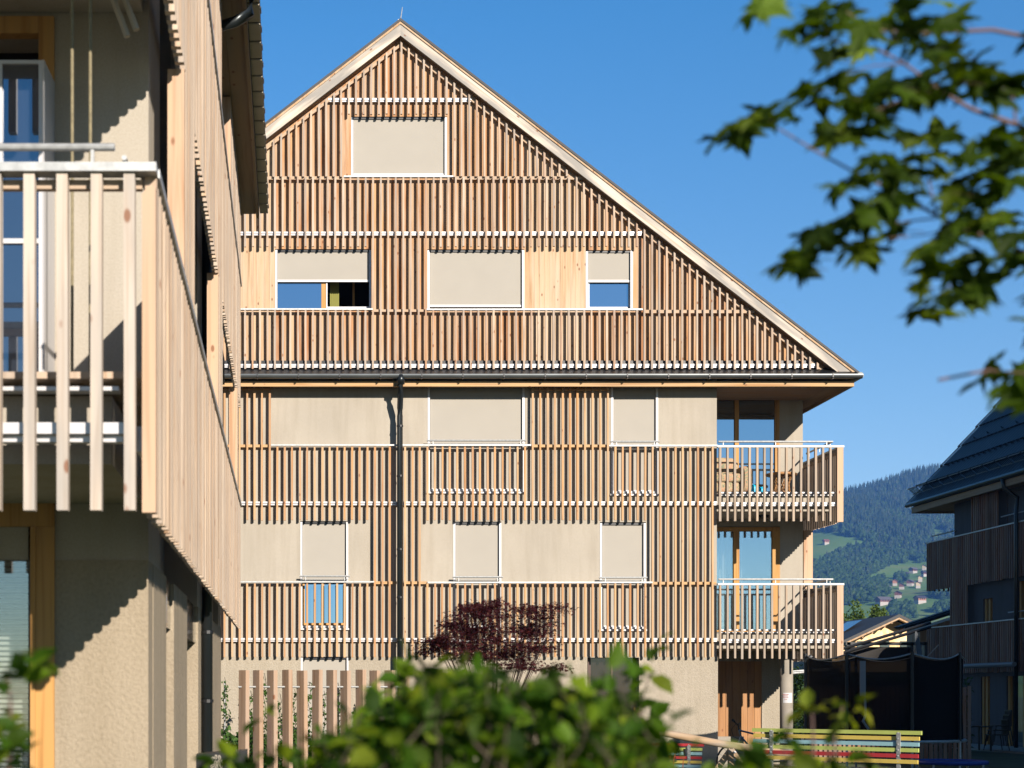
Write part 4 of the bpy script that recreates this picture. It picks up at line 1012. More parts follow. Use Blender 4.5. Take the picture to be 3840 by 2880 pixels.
OVS=(OV,OVF); MS=maple_shape(); JS=jap_shape()
M['bark']=plain('bark',(.10,.075,.05),.9,0,.3,20,.5); M['twig']=plain('reddish_twig',(.15,.075,.06),.7)
LG=leafmat('hedge_leaves',[(.02,.055,.008),(.035,.09,.012),(.05,.12,.015),(.09,.16,.02),(.03,.075,.01)],.35)
# ---- mid trees behind the panelled house
for (tx,ty,r_,D,lab) in ((3215,2312,34,112,'leafy tree crown just behind the left roof slope of the panelled house'),(3283,2300,17,118,'slim birch top above the ridge side of the panelled house'),(3312,2312,16,122,'small tree crown between birch and roof ridge of the panelled house'),(3155,2345,30,108,'rounded tree left of the panelled house by the balcony corner')):
    t_=thing('tree',lab,'tree',(X(tx,D),D,0),'trees behind the panelled house'); c=np.array([X(tx,D),D,Z(ty+r_*1.2,D)]); rr=r_*D/F*1.3
    P=rng.normal(0,1,(900,3)); P/=np.linalg.norm(P,axis=1)[:,None]; P*=rng.uniform(.3,1,(900,1))**.5*np.array([rr*.9,rr*.9,rr*2.0])*(1+.35*np.sin(P[:,:1]*9+P[:,2:]*7)); P+=c
    leaves('crown',P,.22,OVS,leafmat('tree_leaves',[(.04,.07,.015),(.07,.11,.02),(.10,.13,.03)],.3),t_,1.2)
    g=MB(); g.tube([(c[0],D,0),(c[0],D,c[2])],[.14,.05],6); g.build('trunk',M['bark'],t_)
# ---- hedge, dark garden behind the trampoline
def shrub(name,lab,cat,px0,px1,ytop,ybase,Da,Db,n,size,m,grp=None,depth_stem=True,zmin=0.0,stems=6):
    D=(Da+Db)/2; t_=thing(name,lab,cat,(X((px0+px1)/2,D),D,0),grp); P=[]
    while len(P)<n:
        k=n; px=rng.uniform(px0,px1,k); dd=rng.uniform(Da,Db,k); top=np.array([ytop(q) for q in px]) if callable(ytop) else np.full(k,ytop)
        u=rng.random(k)**1.1; py=top+u*(ybase-top)+rng.normal(0,8,k); zz=E+(CY-py)*dd/F; q=np.stack([(px-CX)*dd/F,dd,zz],1)
        q=q[(zz>zmin)&(zz<9)]; P+=list(q)
    P=np.array(P[:n]); leaves('foliage',P,size,OVS,m,t_,.8)
    if stems:
        g=MB()
        for k in range(stems):
            px=random.uniform(px0+20,px1-20); dd=random.uniform(Da,Db); top=ytop(px) if callable(ytop) else ytop
            x=X(px,dd); zt=max(.3,Z(top+40,dd)); g.tube([(x+random.uniform(-.1,.1),dd,0),(x+random.uniform(-.05,.05),dd,zt*.5),(x+random.uniform(-.08,.08),dd,zt)],[.0045*max(1,dd/4),.0035*max(1,dd/4),.002],5)
        g.build('stem',M['bark'],t_)
    return t_
DKG=leafmat('dark_hedge_leaves',[(.012,.03,.008),(.02,.045,.012),(.03,.06,.015)],.15)
shrub('hedge','dark clipped hedge right of the round porch column','hedge',2960,3150,2512,2800,44,46,5000,.10,DKG)
shrub('hedge','low dark hedge behind the trampoline net','hedge',3150,3640,2560,2820,47,49,6000,.12,DKG)
bf=thing('board_fence','dark picket fence behind the trampoline','fence',(X(3250,40),40,0))
g=MB(); 
for k in range(34): 
    px=3036+k*18; g.pbox(px,2575+random.uniform(-3,3),px+12,2860,40,40.03)
g.build('picket',M['dark_slat'],bf)
g=MB(); g.pbox(3030,2600,3640,2606,40.031,40.07); g.pbox(3030,2760,3640,2766,40.031,40.07); g.build('rail',M['dark_slat'],bf)
g=MB(); g.box(X(2960,70),X(3045,70),70,74,0,Z(2478,70)); tag(g.build('garden_wall',plain('white_wall',(.7,.66,.6),.9),None,org=(X(3000,70),70,0)),'pale sunlit wall seen through the gap right of the porch','wall')
g=MB(); g.tube([(X(2960,43),43,Z(2526,43)),(X(3105,43),43,Z(2513,43))],.03,8); g.tube([(X(2960,43.6),43.6,Z(2519,43.6)),(X(3105,43.6),43.6,Z(2508,43.6))],.03,8); g.tube([(X(3024,43),43,0),(X(3024,43),43,Z(2522,43))],.03,8)
tag(g.build('railing',M['galv'],None,org=(X(3024,43),43,0)),'grey tubular railing in front of the dark hedge by the porch','railing')
# ---- trampoline
tr_=thing('trampoline','large trampoline with black net enclosure and poles, in the shade','trampoline',(11.0,30.2,0))
TX,TY,TR=11.0,30.3,1.38; zb=E-.88; zt=E+.68
g=MB(); nn=72; V=[];top=[]
for k in range(nn+1):
    a=2*math.pi*k/nn; sag=.10*abs(math.sin(a*4)); r_=TR
    V+= [(TX+r_*math.cos(a),TY+r_*math.sin(a),zb),(TX+(r_-.02)*math.cos(a+.0),TY+(r_-.02)*math.sin(a),(zb+zt)/2),(TX+r_*math.cos(a),TY+r_*math.sin(a),zt-sag)]
Fs=[]
for k in range(nn):
    for j in range(2): a=k*3+j; Fs.append((a,a+3,a+4,a+1))
m,t,b=mat('black_net'); b.inputs['Base Color'].default_value=(.003,.003,.0035,1); b.inputs['Roughness'].default_value=.7; b.inputs['Alpha'].default_value=.93; b.inputs['Specular IOR Level'].default_value=.05
arr('net',V,Fs,m,tr_)
for k in range(8):
    a=2*math.pi*k/8; x_=TX+(TR+.05)*math.cos(a); y_=TY+(TR+.05)*math.sin(a)
    g=MB(); g.tube([(x_,y_,0),(x_,y_,zb)],.022,7); g.build('leg',M['galv'],tr_)
    g=MB(); g.tube([(x_,y_,zb),(x_,y_,zt+.03)],.028,7); g.build('pole',M['black'],tr_)
g=MB(); g.tube([(TX+(TR+.04)*math.cos(2*math.pi*k/48),TY+(TR+.04)*math.sin(2*math.pi*k/48),zb) for k in range(49)],.028,7); g.build('frame_ring',M['galv'],tr_)
g=MB(); g.tube([(TX,TY,zb-.02),(TX,TY,zb-.005)],TR-.1,40); g.build('mat',M['black'],tr_)
g=MB(); g.tube([(TX+(TR+.03)*math.cos(2*math.pi*k/96),TY+(TR+.03)*math.sin(2*math.pi*k/96),zt-.10*abs(math.sin(8*math.pi*k/96))) for k in range(97)],.014,5); g.build('net_rope',M['galv'],tr_)
g=MB(); xr_=X(3236,28.8); g.box(xr_-.05,xr_+.05,28.80,28.82,Z(2610,28.8),Z(2478,28.8)); g.tube([(xr_+.03,28.8,Z(2610,28.8)),(xr_+.05,28.8,Z(2680,28.8)),(xr_+.0,28.8,Z(2705,28.8)),(xr_+.10,28.8,Z(2735,28.8))],.022,6); g.build('entrance_strap',plain('white_strap',(.28,.29,.31),.8),tr_)
st=thing('trampoline','small round trampoline with a bright blue padded rim, low on the grass','trampoline',(X(3560,27),27,0))
g=MB(); cx2=X(3565,27); g.tube([(cx2+.55*math.cos(2*math.pi*k/40),27+.55*math.sin(2*math.pi*k/40),Z(2858,27)) for k in range(41)],.035,7); g.build('rim',plain('blue_pad',(.02,.05,.35),.5),st)
g=MB(); g.tube([(cx2,27,Z(2858,27)-.01),(cx2,27,Z(2858,27))],.52,32); g.build('mat',M['black'],st)
for k in range(4): a=.7+k*math.pi/2; g=MB(); g.tube([(cx2+.55*math.cos(a),27+.55*math.sin(a),0),(cx2+.55*math.cos(a),27+.55*math.sin(a),Z(2858,27))],.018,6); g.build('leg',M['galv'],st)
# ---- garden chairs and table on the terrace
def chair(x,y,lab,n=1):
    c=thing('garden_chair',lab,'chair',(x,y,.06),'stacked dark garden chairs')
    g=MB(); g.box(x-.24,x+.24,y-.23,y+.23,.50,.53); g.build('seat',M['black'],c)
    g=MB(); 
    for k in range(6): g.box(x+.22,x+.245,y-.22+k*.08,y-.20+k*.08,.53,.95)
    g.box(x+.215,x+.25,y-.23,y+.23,.93,.97); g.build('backrest',M['black'],c)
    for a in (-1,1):
        for b in (-1,1): g=MB(); g.tube([(x+a*.27,y+b*.24,.06),(x+a*.2,y+b*.21,.5)],.014,5); g.build('leg',M['black'],c)
    return c
k0=(3735-CX)/F; y_=47.0; c1=chair(20.5,47.4,'lowest dark garden chair of the stack on the terrace')
for i,lab in enumerate(('middle dark garden chair of the terrace stack','top dark garden chair of the terrace stack')):
    c2=copy_tree(c1); c2.location=(20.5+.05*(i+1),47.4,.06+.13*(i+1)); c2['label']=lab
tb=thing('garden_table','dark garden table left of the stacked chairs','table',(19.9,47.2,.06))
g=MB(); g.box(19.45,20.15,46.8,47.7,.74,.77); g.build('tabletop',M['black'],tb)
for a in (19.5,20.1):
    for b in (46.85,47.65): g=MB(); g.box(a-.02,a+.02,b-.02,b+.02,.06,.74); g.build('leg',M['black'],tb)
# ================================================================ PLAYGROUND
GC={'green':plain('lime_green_paint',(.66,.76,.20),.4,0,.08,5),'yellow':plain('yellow_paint',(.94,.70,.16),.4,0,.06,5),'blue':plain('light_blue_paint',(.42,.72,.80),.4,0,.06,5),'red':plain('red_paint',(.60,.05,.06),.4,0,.1,5)}
NW=plain('plain_wood',(.55,.36,.18),.7,0,.15,12)
def bench(name_lab,A,B,ztop,cols,sp=.085,h=.058,seat=True):
    A=Vector(A);B=Vector(B); d=(B-A); L=d.length; u=d.normalized(); nrm=Vector((-u.y,u.x,0))       # nrm points away from the viewer
    b=thing('bench',name_lab,'bench',((A.x+B.x)/2,(A.y+B.y)/2,0),'rainbow striped benches on the lawn')
    for i,c in enumerate(cols):
        t=i*.012; mid=(A+B)/2+nrm*(-t) ; g=MB(); g.obox((mid.x,mid.y,ztop-i*sp-h/2),u*(L/2-(.03 if i else 0)),nrm*.014,(0,0,h/2)); s=g.build('backrest_slat',GC[c],b); s['label']=c+' painted backrest slat'
    if seat:
        for j,c in enumerate(('yellow','blue','green','red')):
            mid=(A+B)/2+nrm*(.10+j*.10); g=MB(); g.obox((mid.x,mid.y,ztop-.60),u*(L/2-.03),nrm*.04,(0,0,.018)); s=g.build('seat_slat',GC[c],b); s['label']=c+' painted seat slat'
    for f in (.13,.88):
        p=A+d*f; g=MB(); g.obox((p.x-nrm.x*.05,p.y-nrm.y*.05,(ztop-.03)/2),u*.028,nrm*.012,(0,0,(ztop-.03)/2)); g.obox((p.x+nrm.x*.2,p.y+nrm.y*.2,ztop-.65),u*.02,nrm*.24,(0,0,.02)); g.obox((p.x+nrm.x*.42,p.y+nrm.y*.42,(ztop-.65)/2),u*.02,nrm*.02,(0,0,(ztop-.65)/2)); g.build('frame',M['galv'],b)
        g=MB()
        for i in range(len(cols)): g.obox((p.x-nrm.x*.068,p.y-nrm.y*.068,ztop-i*sp-h/2),u*.008,nrm*.006,(0,0,.008))
        g.build('bolt',M['white'],b)
bench('rainbow slatted park bench seen from behind at lower right, in front of the trampoline',(X(2822,26),26,0),(X(3457,24),24,0),E-.572,['green','yellow','blue','green','red','yellow'])
bench('rainbow slatted bench by the building wall behind the seesaw log',(X(2205,31),31,0),(X(2640,30),30,0),Z(2786,30.5),['red','green','blue','red','yellow','blue'],.078,.05)
ss=thing('seesaw','timber log seesaw with rubber handles on an A-frame','seesaw',(X(2741,26.8),26.8,0))
DSS=26.9
LOGM=wood('debarked_log',[(.52,.36,.22),(.56,.40,.25)],axis='x',greyamt=.6,grain=.5)
g=MB(); pts=[]; 
for k in range(13):
    u=k/12; pts.append((X(2330+u*680,DSS),DSS,Z(2722+u*118,DSS)+.01*math.sin(u*9)))
g.tube(pts,[.045+.018*math.sin(min(1,k/4)*1.57) for k in range(13)],14); g.build('log',LOGM,ss,smooth=True)
px,pz=X(2741,DSS),Z(2818,DSS)
for a,b in (((2741,2815),(2640,2935)),((2741,2815),(2835,2935)),):
    g=MB(); A=Vector((X(a[0],DSS-.12),DSS-.12,Z(a[1]-5,DSS))); B=Vector((X(b[0],DSS-.12),DSS-.12,.2)); d=(B-A).normalized(); n_=Vector((d.z,0,-d.x)); g.obox((A+B)/2,(B-A)/2,n_*.045,(0,.03,0)); g.build('leg',LOGM,ss)
g=MB(); g.pbox(2731,2808,2752,2920,DSS-.2,DSS-.152); g.build('post',LOGM,ss)
g=MB()
for y in (2819,2847): g.tube([(px,DSS-.205,Z(y,DSS)),(px,DSS-.235,Z(y,DSS))],.022,10)
g.build('bolt',M['white'],ss)
YP=plain('yellow_handle',(.75,.45,.05),.5)
g=MB(); hx=X(2356,DSS)
g.tube([(hx-.04,DSS,Z(2722,DSS)),(hx-.04,DSS-.05,Z(2695,DSS)),(hx+.02,DSS-.05,Z(2695,DSS)),(hx+.02,DSS,Z(2722,DSS))],.012,6); g.tube([(X(2379,DSS),DSS,Z(2722,DSS)),(X(2379,DSS),DSS,Z(2652,DSS))],.010,6); g.build('handle',YP,ss)
SHM=plain('orange_cord',(.55,.13,.04),.6)
for k,(a,b,c,lab) in enumerate((((2541,2800),(2532,2826),(2526,2880),'left of two black rope handles with orange cord over the striped bench'),((2568,2808),(2570,2834),(2560,2882),'right of two black rope handles with orange cord over the striped bench'))):
    t_=thing('skipping_rope_handle',lab,'rope handle',(X(b[0],29.9),29.9,Z(b[1],29.9)),'rope handles hung on the striped bench')
    g=MB(); D=29.88; g.tube([(X(a[0],D),D,Z(a[1],D)),(X(b[0],D),D,Z(b[1],D))],[.030,.034],8); g.build('grip',M['black'],t_)
    g=MB(); g.tube([(X(b[0],D),D,Z(b[1],D)),(X((b[0]+c[0])/2-3,D),D,Z(2852,D)),(X(c[0],D),D,Z(c[1],D))],.008,5); g.build('cord',SHM,t_)
# ---- bicycle
bk=thing('bicycle','bicycle with black handlebar leaning in the porch behind the bench','bicycle',(X(2830,33),33,0))
DB=33.0; fx=X(2752,DB); rx=fx+1.05
def wheel(x):
    g=MB(); g.tube([(x+.34*math.cos(2*math.pi*k/32),DB,.36+.34*math.sin(2*math.pi*k/32)) for k in range(33)],.02,7,False); wl=g.build('wheel',M['black'],bk)
    g=MB()
    for k in range(14): a=2*math.pi*k/14; g.tube([(x,DB,.36),(x+.33*math.cos(a),DB,.36+.33*math.sin(a))],.003,3,False)
    g.tube([(x,DB-.04,.36),(x,DB+.04,.36)],.03,8); g.build('spokes',M['galv'],wl)
wheel(fx); wheel(rx)
FM=plain('silver_frame',(.45,.47,.5),.3,.6)
g=MB(); hd=(fx+.14,DB,.86); hd2=(fx+.10,DB,.98); bb=(fx+.58,DB,.34); st_=(rx-.30,DB,.88)
for a,b in ((hd,bb),(hd2,(st_[0],DB,.82)),(bb,st_),(bb,(rx,DB,.36)),((st_[0],DB,.82),(rx,DB,.36)),((fx,DB,.36),hd),(hd,hd2)): g.tube([a,b],.019,7)
g.build('frame',FM,bk)
g=MB(); g.tube([hd2,(fx+.08,DB,1.1)],.014,6); g.tube([(fx-.10,DB-.28,1.19),(fx+.02,DB-.1,1.12),(fx+.08,DB,1.10),(fx+.14,DB+.1,1.12),(fx+.2,DB+.25,1.06)],.014,6); g.tube([(fx-.10,DB-.28,1.19),(fx-.05,DB-.2,1.165)],.024,7)
g.tube([(fx+.02,DB-.1,1.12),(fx-.08,DB-.1,1.0),(fx-.02,DB-.05,.85),(fx+.1,DB,.8)],.006,4,False); g.build('handlebar',M['black'],bk)
g=MB(); rbox(g,st_[0]-.13,st_[0]+.14,DB-.07,DB+.07,.90,.96); g.build('saddle',M['black'],bk,smooth=True)
g=MB(); g.tube([(fx+.0,DB-.06,.72),(fx-.0,DB-.075,.72)],.03,10); g.build('reflector',YP,bk)
# ---- picket fence in the left foreground
fe=thing('picket_fence','tall fence of turned timber pickets on a metal rod behind the shrubs','fence',(X(1150,20),20,0))
PKM=wood('picket_wood',[(.50,.33,.22),(.56,.39,.27),(.46,.30,.20)],grey=(.5,.42,.36),greyamt=.35,grain=.5)
th=R(53); ax=Vector((math.cos(th),-math.sin(th),0)); ay=Vector((math.sin(th),math.cos(th),0))
for i,px in enumerate([907,961,1014.5,1071.5,1127,1182,1237.5,1290,1348,1400,1455,1509]):
    g=MB(); D=20; zt=Z(2513+random.uniform(-2,2),D); a=random.uniform(-.05,.05); A_=Vector((math.cos(th+a),-math.sin(th+a),0)); B_=Vector((math.sin(th+a),math.cos(th+a),0))
    g.obox((X(px+7,D),D,zt/2),A_*.070,B_*.029,(random.uniform(-.006,.006),0,zt/2)); g.build('picket',PKM,fe)
g=MB(); zr=Z(2576,20); g.tube([(X(893,20),20,zr),(X(1530,20),20,zr)],.012,8); g.tube([(X(893,20),20,.3),(X(1530,20),20,.3)],.012,8); g.build('rod',M['galv'],fe)
# ---- black box with petal cut-outs
bx_=thing('black_lantern_box','black metal box with pale petal shapes at the foot of the near building','lantern',(X(830,12),12,0))
g=MB(); D=12.0; g.prism([(X(735,D),0.3),(X(925,D),0.3),(X(925,D),Z(2813,D)),(X(735,D),Z(2829,D))],D,D+.3); g.build('body',M['black'],bx_)
g=MB()
for (px,py,a) in ((796,2846,.5),(809,2839,.2),(823,2841,-.2),(833,2855,-.7),(808,2861,.1),(797,2873,1.0),(812,2876,.2),(828,2874,-.6),(820,2860,-.2)):
    c=Vector((X(px,D),D-.004,Z(py,D))); pts=[]
    for k in range(15):
        q=R(-60+300*k/14); u=.007*math.cos(q); v=.016*math.sin(q); pts.append((c.x+u*math.cos(a)+v*math.sin(a),c.y,c.z-u*math.sin(a)+v*math.cos(a)))
    g.tube(pts,.0032,5)
g.build('petal_pattern',plain('pale_petal',(.75,.68,.55),.6),bx_)
# ---- climbing plants on stakes along the wall, low shrubs
IV=leafmat('ivy_leaves',[(.02,.05,.012),(.035,.08,.015),(.05,.10,.02),(.025,.06,.015)],.25)
def vine(px,ytop,ybot,D,n,wd,lab,stake=True,sm=M['galv']):
    t_=thing('climbing_plant',lab,'climbing plant',(X(px,D),D,0),'young climbing plants on stakes by the wall')
    if stake:
        g=MB(); g.tube([(X(px,D),D,0),(X(px,D),D,Z(ytop+12,D))],.022,7); g.build('stake',sm,t_)
    u=rng.random(n)**.7; py=ytop+(ybot-ytop)*u; x=X(px,D)+ (wd*(.35+.9*u))*rng.normal(0,1,n)*D/F + .04*np.sin(py/17)
    P=np.stack([x,D-.03+rng.normal(0,.05,n),E+(CY-py)*D/F],1); leaves('foliage',P,.085,OVS,IV,t_,1.0)
    g=MB(); pts=[(X(px,D)+.04*math.sin(q*2.2),D-.03,q*Z(ytop,D)/10) for q in range(11)]; g.tube(pts,.006,4); g.build('stem',M['bark'],t_)
vine(843,2540,2700,34,70,8,'thin climber on the pale stake at the far left of the beige wall')
vine(1267,2560,2880,26,90,10,'climber winding up the dark stake behind the eighth picket',True,M['black'])
vine(1330,2640,2880,26,60,10,'climber low on the dark stake right of the eighth picket',True,M['black'])
for i,(px,yt,lab) in enumerate(((940,2590,'leafy climber seen between the first and second pickets'),(992,2525,'tallest climber seen left of the third picket'),(1050,2600,'climber seen between the third and fourth pickets'),(1105,2585,'climber seen left of the fifth picket'),(1160,2560,'climber seen between the fifth and sixth pickets'),(1215,2590,'climber seen left of the seventh picket'))):
    vine(px,yt,2860,34,150,9,lab,False)
shrub('shrub','low leafy shrub against the beige wall behind the picket fence','shrub',828,1010,lambda q:2745+18*math.sin(q/17),2905,33,34.4,1500,.11,IV)
shrub('shrub','leafy shrub behind the middle pickets','shrub',1010,1400,lambda q:2765+22*math.sin(q/23),2905,32.8,34.4,2600,.11,IV)
# ---- red Japanese maple
jm=thing('japanese_maple','small dark red leaved maple tree in front of the slatted facade','tree',(X(1850,27),27,0))
RM=leafmat('dark_red_leaves',[(.020,.004,.006),(.035,.007,.009),(.055,.011,.012),(.028,.006,.010),(.09,.02,.018)],.25,tcol=(2.2,.5,.5))
tips=[]
def clus(cx_,cy_,rx_,ry_,n):
    for _ in range(n):
        a=rng.uniform(0,6.283); r=rng.random()**.5; tips.append((cx_+rx_*r*math.cos(a),cy_+ry_*r*math.sin(a),27+rng.normal(0,.55)))
clus(1785,2350,100,80,34); clus(1820,2285,60,25,10); clus(1850,2300,28,30,6); clus(1990,2340,75,48,20); clus(1965,2290,60,16,8); clus(2085,2285,24,14,4); clus(2000,2410,60,50,14); clus(1700,2400,90,40,14); clus(1640,2410,55,22,9); clus(1860,2262,20,10,3); clus(1760,2290,40,20,5); clus(1700,2340,40,40,6); clus(1830,2430,150,60,30); clus(1620,2440,35,25,5); clus(2070,2510,45,14,5); clus(1900,2480,120,40,18)
P=[]
for (px,py,D) in tips:
    k=52; c=np.array([X(px,D),D,Z(py,D)]); q=rng.normal(0,1,(k,3))*np.array([.115,.11,.035]); q[:,2]-= .25*(q[:,0]**2+q[:,1]**2)/.1*.1; P.append(c+q)
P=np.concatenate(P); leaves('crown',P,.088,JS,RM,jm,.45)
g=MB(); base=Vector((X(1850,27),27,0)); fork=Vector((X(1850,27),27,.9)); g.tube([base,base+Vector((.03,0,.5)),fork],[.06,.05,.04],8)
for i,(px,py,D) in enumerate(tips):
    if i%3==0:
        T_=Vector((X(px,D),D,Z(py+4,D))); mid=fork.lerp(T_,.5)+Vector((0,0,-.12)); g.tube([fork,mid,T_],[.014,.008,.003],5,False)
g.build('branches',plain('dark_maple_bark',(.05,.025,.02),.9),jm)
# ---- foreground hedge, out of focus
HT=[(880,2960),(960,2860),(1010,2700),(1060,2790),(1120,2770),(1200,2720),(1320,2640),(1380,2560),(1440,2600),(1500,2540),(1560,2470),(1620,2480),(1700,2500),(1770,2450),(1830,2460),(1900,2520),(1960,2490),(2040,2540),(2100,2520),(2190,2560),(2250,2545),(2320,2520),(2380,2560),(2450,2700),(2500,2850),(2560,2920),(2640,2910),(2700,2860),(2760,2820),(2850,2800),(3000,2790),(3100,2780),(3200,2830),(3350,2940)]
def ht(p): 
    a=[q[0] for q in HT]; return float(np.interp(p,a,[q[1] for q in HT]))
FG=leafmat('foreground_leaves',[(.008,.022,.002),(.012,.032,.003),(.045,.105,.006),(.022,.06,.004),(.09,.17,.010),(.17,.23,.012),(.03,.075,.005),(.10,.17,.010),(.014,.035,.003),(.16,.20,.015)],.46,tcol=(1.5,1.6,.28))
def shoots(lab,px0,px1,off,Da,Db,ns,size,nl=15):
    D=(Da+Db)/2; t_=thing('hedge_shrub',lab,'hedge',(X((px0+px1)/2,D),D,0)); P=[]; g=MB()
    for k in range(ns):
        px=random.uniform(px0,px1); dd=random.uniform(Da,Db); dz=random.random()**1.3
        top=ht(px)+off+dz*430-(random.uniform(0,55) if random.random()<.25 else 0); x,zt=X(px,dd),Z(top,dd)
        lx,ly=random.uniform(-.10,.10),random.uniform(-.08,.08); L=random.uniform(.16,.30)
        pts=[Vector((x-lx*(1-u)**1.5*2,dd-ly*(1-u)*2,zt-L*(1-u))) for u in (0,.25,.5,.75,1)]
        g.tube(pts,[.0028,.0024,.002,.0015,.0008],4,False)
        for q in range(nl):
            u=(q+random.random())/nl; c=pts[0].lerp(pts[-1],u); r=.5*size*(1.15-.5*u); a=q*2.4+random.random(); P.append((c.x+r*math.cos(a),c.y+r*math.sin(a),c.z+random.gauss(0,.006)))
    leaves('foliage',np.array(P),size,OVS,FG,t_,.75); g.build('stem',M['bark'],t_)
    for k in range(max(2,ns//30)):
        px=random.uniform(px0+30,px1-30); dd=random.uniform(Da,Db); x=X(px,dd); m_=MB(); m_.tube([(x,dd,0),(x+.02,dd,.7),(x,dd,max(.9,Z(ht(px)+220,dd)))],[.008,.006,.003],5); m_.build('main_stem',M['bark'],t_)
shoots('large blurred green shrub across the bottom middle of the picture',1290,2450,12,2.5,4.2,240,.053)
shoots('sparse blurred shoots left of the big green shrub, before the pickets',985,1300,0,2.5,3.4,22,.050,11)
shoots('low blurred leafy shoots right of the big green shrub, before the benches',2440,3330,-18,2.4,3.4,64,.048,12)
YG=leafmat('yellow_green_leaves',[(.16,.18,.015),(.20,.20,.02),(.12,.16,.015)],.45)
def sprig(lab,pts,D,size,m,base,nm='shoot'):
    t_=thing(nm,lab,'plant shoot',(X(base[0],D),D,0),'blurred shoots close to the viewer'); P=[]
    for (px,py,n) in pts:
        for _ in range(n): P.append((X(px+rng.normal(0,14),D),D+rng.normal(0,.05),Z(py+rng.normal(0,10),D)))
    leaves('foliage',np.array(P),size,OVS,m,t_,.6)
    g=MB(); g.tube([(X(base[0],D),D,0),(X(base[0],D),D,Z(base[1],D)),(X(pts[0][0],D),D,Z(pts[0][1],D))],[.005,.003,.002],5); g.build('stem',M['twig'],t_)
sprig('upright shoot with yellow green leaves above the right bench, left tip',[(3045,2665,4),(3060,2660,2)],3.3,.05,YG,(3050,2780))
sprig('upright shoot with yellow green leaves above the right bench, right tip',[(3160,2645,4),(3150,2655,3),(3205,2700,2)],3.3,.05,YG,(3130,2760))
sprig('lone leafy shoot tip blurred against the beige wall by the dark doorway',[(2440,2525,3),(2460,2430,3),(2420,2540,2)],3.8,.06,FG,(2400,2640))
sprig('blurred shoot with a single leaf before the third picket',[(1000,2675,3)],3.6,.06,FG,(1010,2740))
sprig('blurred green leaves in the bottom left corner, upper shoot',[(25,2505,5),(130,2490,6),(95,2530,3),(20,2560,4)],3.0,.06,FG,(40,2640))
sprig('blurred green leaves in the bottom left corner, lower shoot',[(40,2700,4),(25,2800,7),(60,2850,5),(10,2760,4)],3.0,.06,FG,(30,2860))
sprig('blurred low leaves in front of the black petal box',[(870,2850,6),(950,2850,6),(800,2870,4)],3.6,.055,FG,(900,2890))
# ---- maple tree, branches reaching in from the right
mt=thing('maple_tree','out of focus maple tree branches reaching in at the upper right','tree',(3.0,3.9,0))
MG=leafmat('maple_leaves',[(.012,.026,.002),(.025,.05,.003),(.045,.085,.005),(.02,.04,.003),(.08,.12,.006)],.50,tcol=(2.0,1.8,.2))
MG2=leafmat('bright_maple_leaves',[(.14,.20,.02),(.10,.17,.02),(.17,.21,.03)],.45)
def zc(x,y): return (2600+x*.7474, y*.7474)
LP=[(540,130,1.1),(480,150,.8),(590,180,.8),(650,60,1),(700,150,1),(680,210,.8),(620,30,.9),(760,30,.9),(740,90,.9),(860,120,1),(930,110,1),(900,180,.9),(1040,30,.9),(1000,120,.9),(1060,150,1),(1090,200,1),(1150,220,1),(1230,120,1.1),(1290,110,1.2),(1200,260,1.1),(1280,270,.9),(1330,310,1.1),(1400,300,1),(1440,360,1.1),(1480,330,1),(1540,400,1.2),(1450,430,1),(1600,450,1.1),(1500,470,1),(1330,400,1.1),(1380,350,1),(1230,400,1.1),(1160,370,1),(1100,400,1),(1050,440,1),(1000,430,1),(920,450,.9),(1130,480,1.1),(1200,470,1),(1050,510,1),(980,520,1),(900,560,1),(830,560,.9),(680,300,.8),(720,250,.9),(690,390,1),(610,450,1),(560,440,.9),(640,500,.9),(730,430,.9),(760,490,.8),(850,480,.9),
(300,590,1.2),(370,560,1),(220,620,1.1),(130,690,.9),(250,670,1),(440,560,.8),(520,590,.6),(700,690,1.1),(760,640,1),(840,660,1.1),(900,630,.9),(660,660,.8),(1050,690,.9),(1150,680,1),(1230,690,1),(1290,700,.9),(1200,760,.8),(1120,790,.9),(960,790,.8),(900,800,.8),(1000,850,1),(1060,870,1.1),(950,870,.9),(1310,790,1),(1370,810,1),(1240,880,.8),(1450,770,1.2),(1500,720,1.1),(1560,690,1.2),(1620,660,1.2),(1500,830,1.2),(1590,820,1.2),(1640,760,1.2),(1550,910,1.2),(1600,900,1),(1460,870,1),(720,930,.9),(790,900,1),(840,880,.7),(950,960,.9),(1000,990,1),(1060,970,1),(960,1030,.8),(1290,970,.9),(1340,950,1),(1400,980,1.1),(1350,1030,1),(1480,960,1),(1300,1020,.8),
(800,1070,.9),(870,1080,1),(640,1150,1),(720,1120,.9),(590,1170,.8),(1030,1150,.9),(800,1230,1.2),(860,1250,1),(690,1210,.9),(560,1290,1.1),(620,1250,1),(460,1310,.9),(540,1340,.8),(1200,1210,1),(1150,1250,.9),(1270,1150,1.1),(1330,1110,1),(1290,1200,.9),(1450,1110,1.1),(1530,1080,1.1),(1600,1090,1.1),(1620,1170,.9),(1390,1280,1.1),(1470,1290,1),(1180,1370,1.1),(1240,1350,1.1),(1310,1340,.9),(1160,1440,.8),(1130,1560,1.1),(1210,1570,1.2),(1190,1490,1),(1280,1480,1),(1360,1440,1.1),(1440,1420,1.1),(1380,1500,1),(1440,1480,.9),(1640,1290,1.1),(1600,1270,.9),(1530,1000,.8),(1380,880,1)]
BP=[(340,40,1.2),(290,60,1.1),(390,50,1.1),(830,230,1.3),(770,220,1.1),(860,250,1.2),(1370,800,1.0),(1230,10,1),(1480,1120,.8),(330,20,1)]
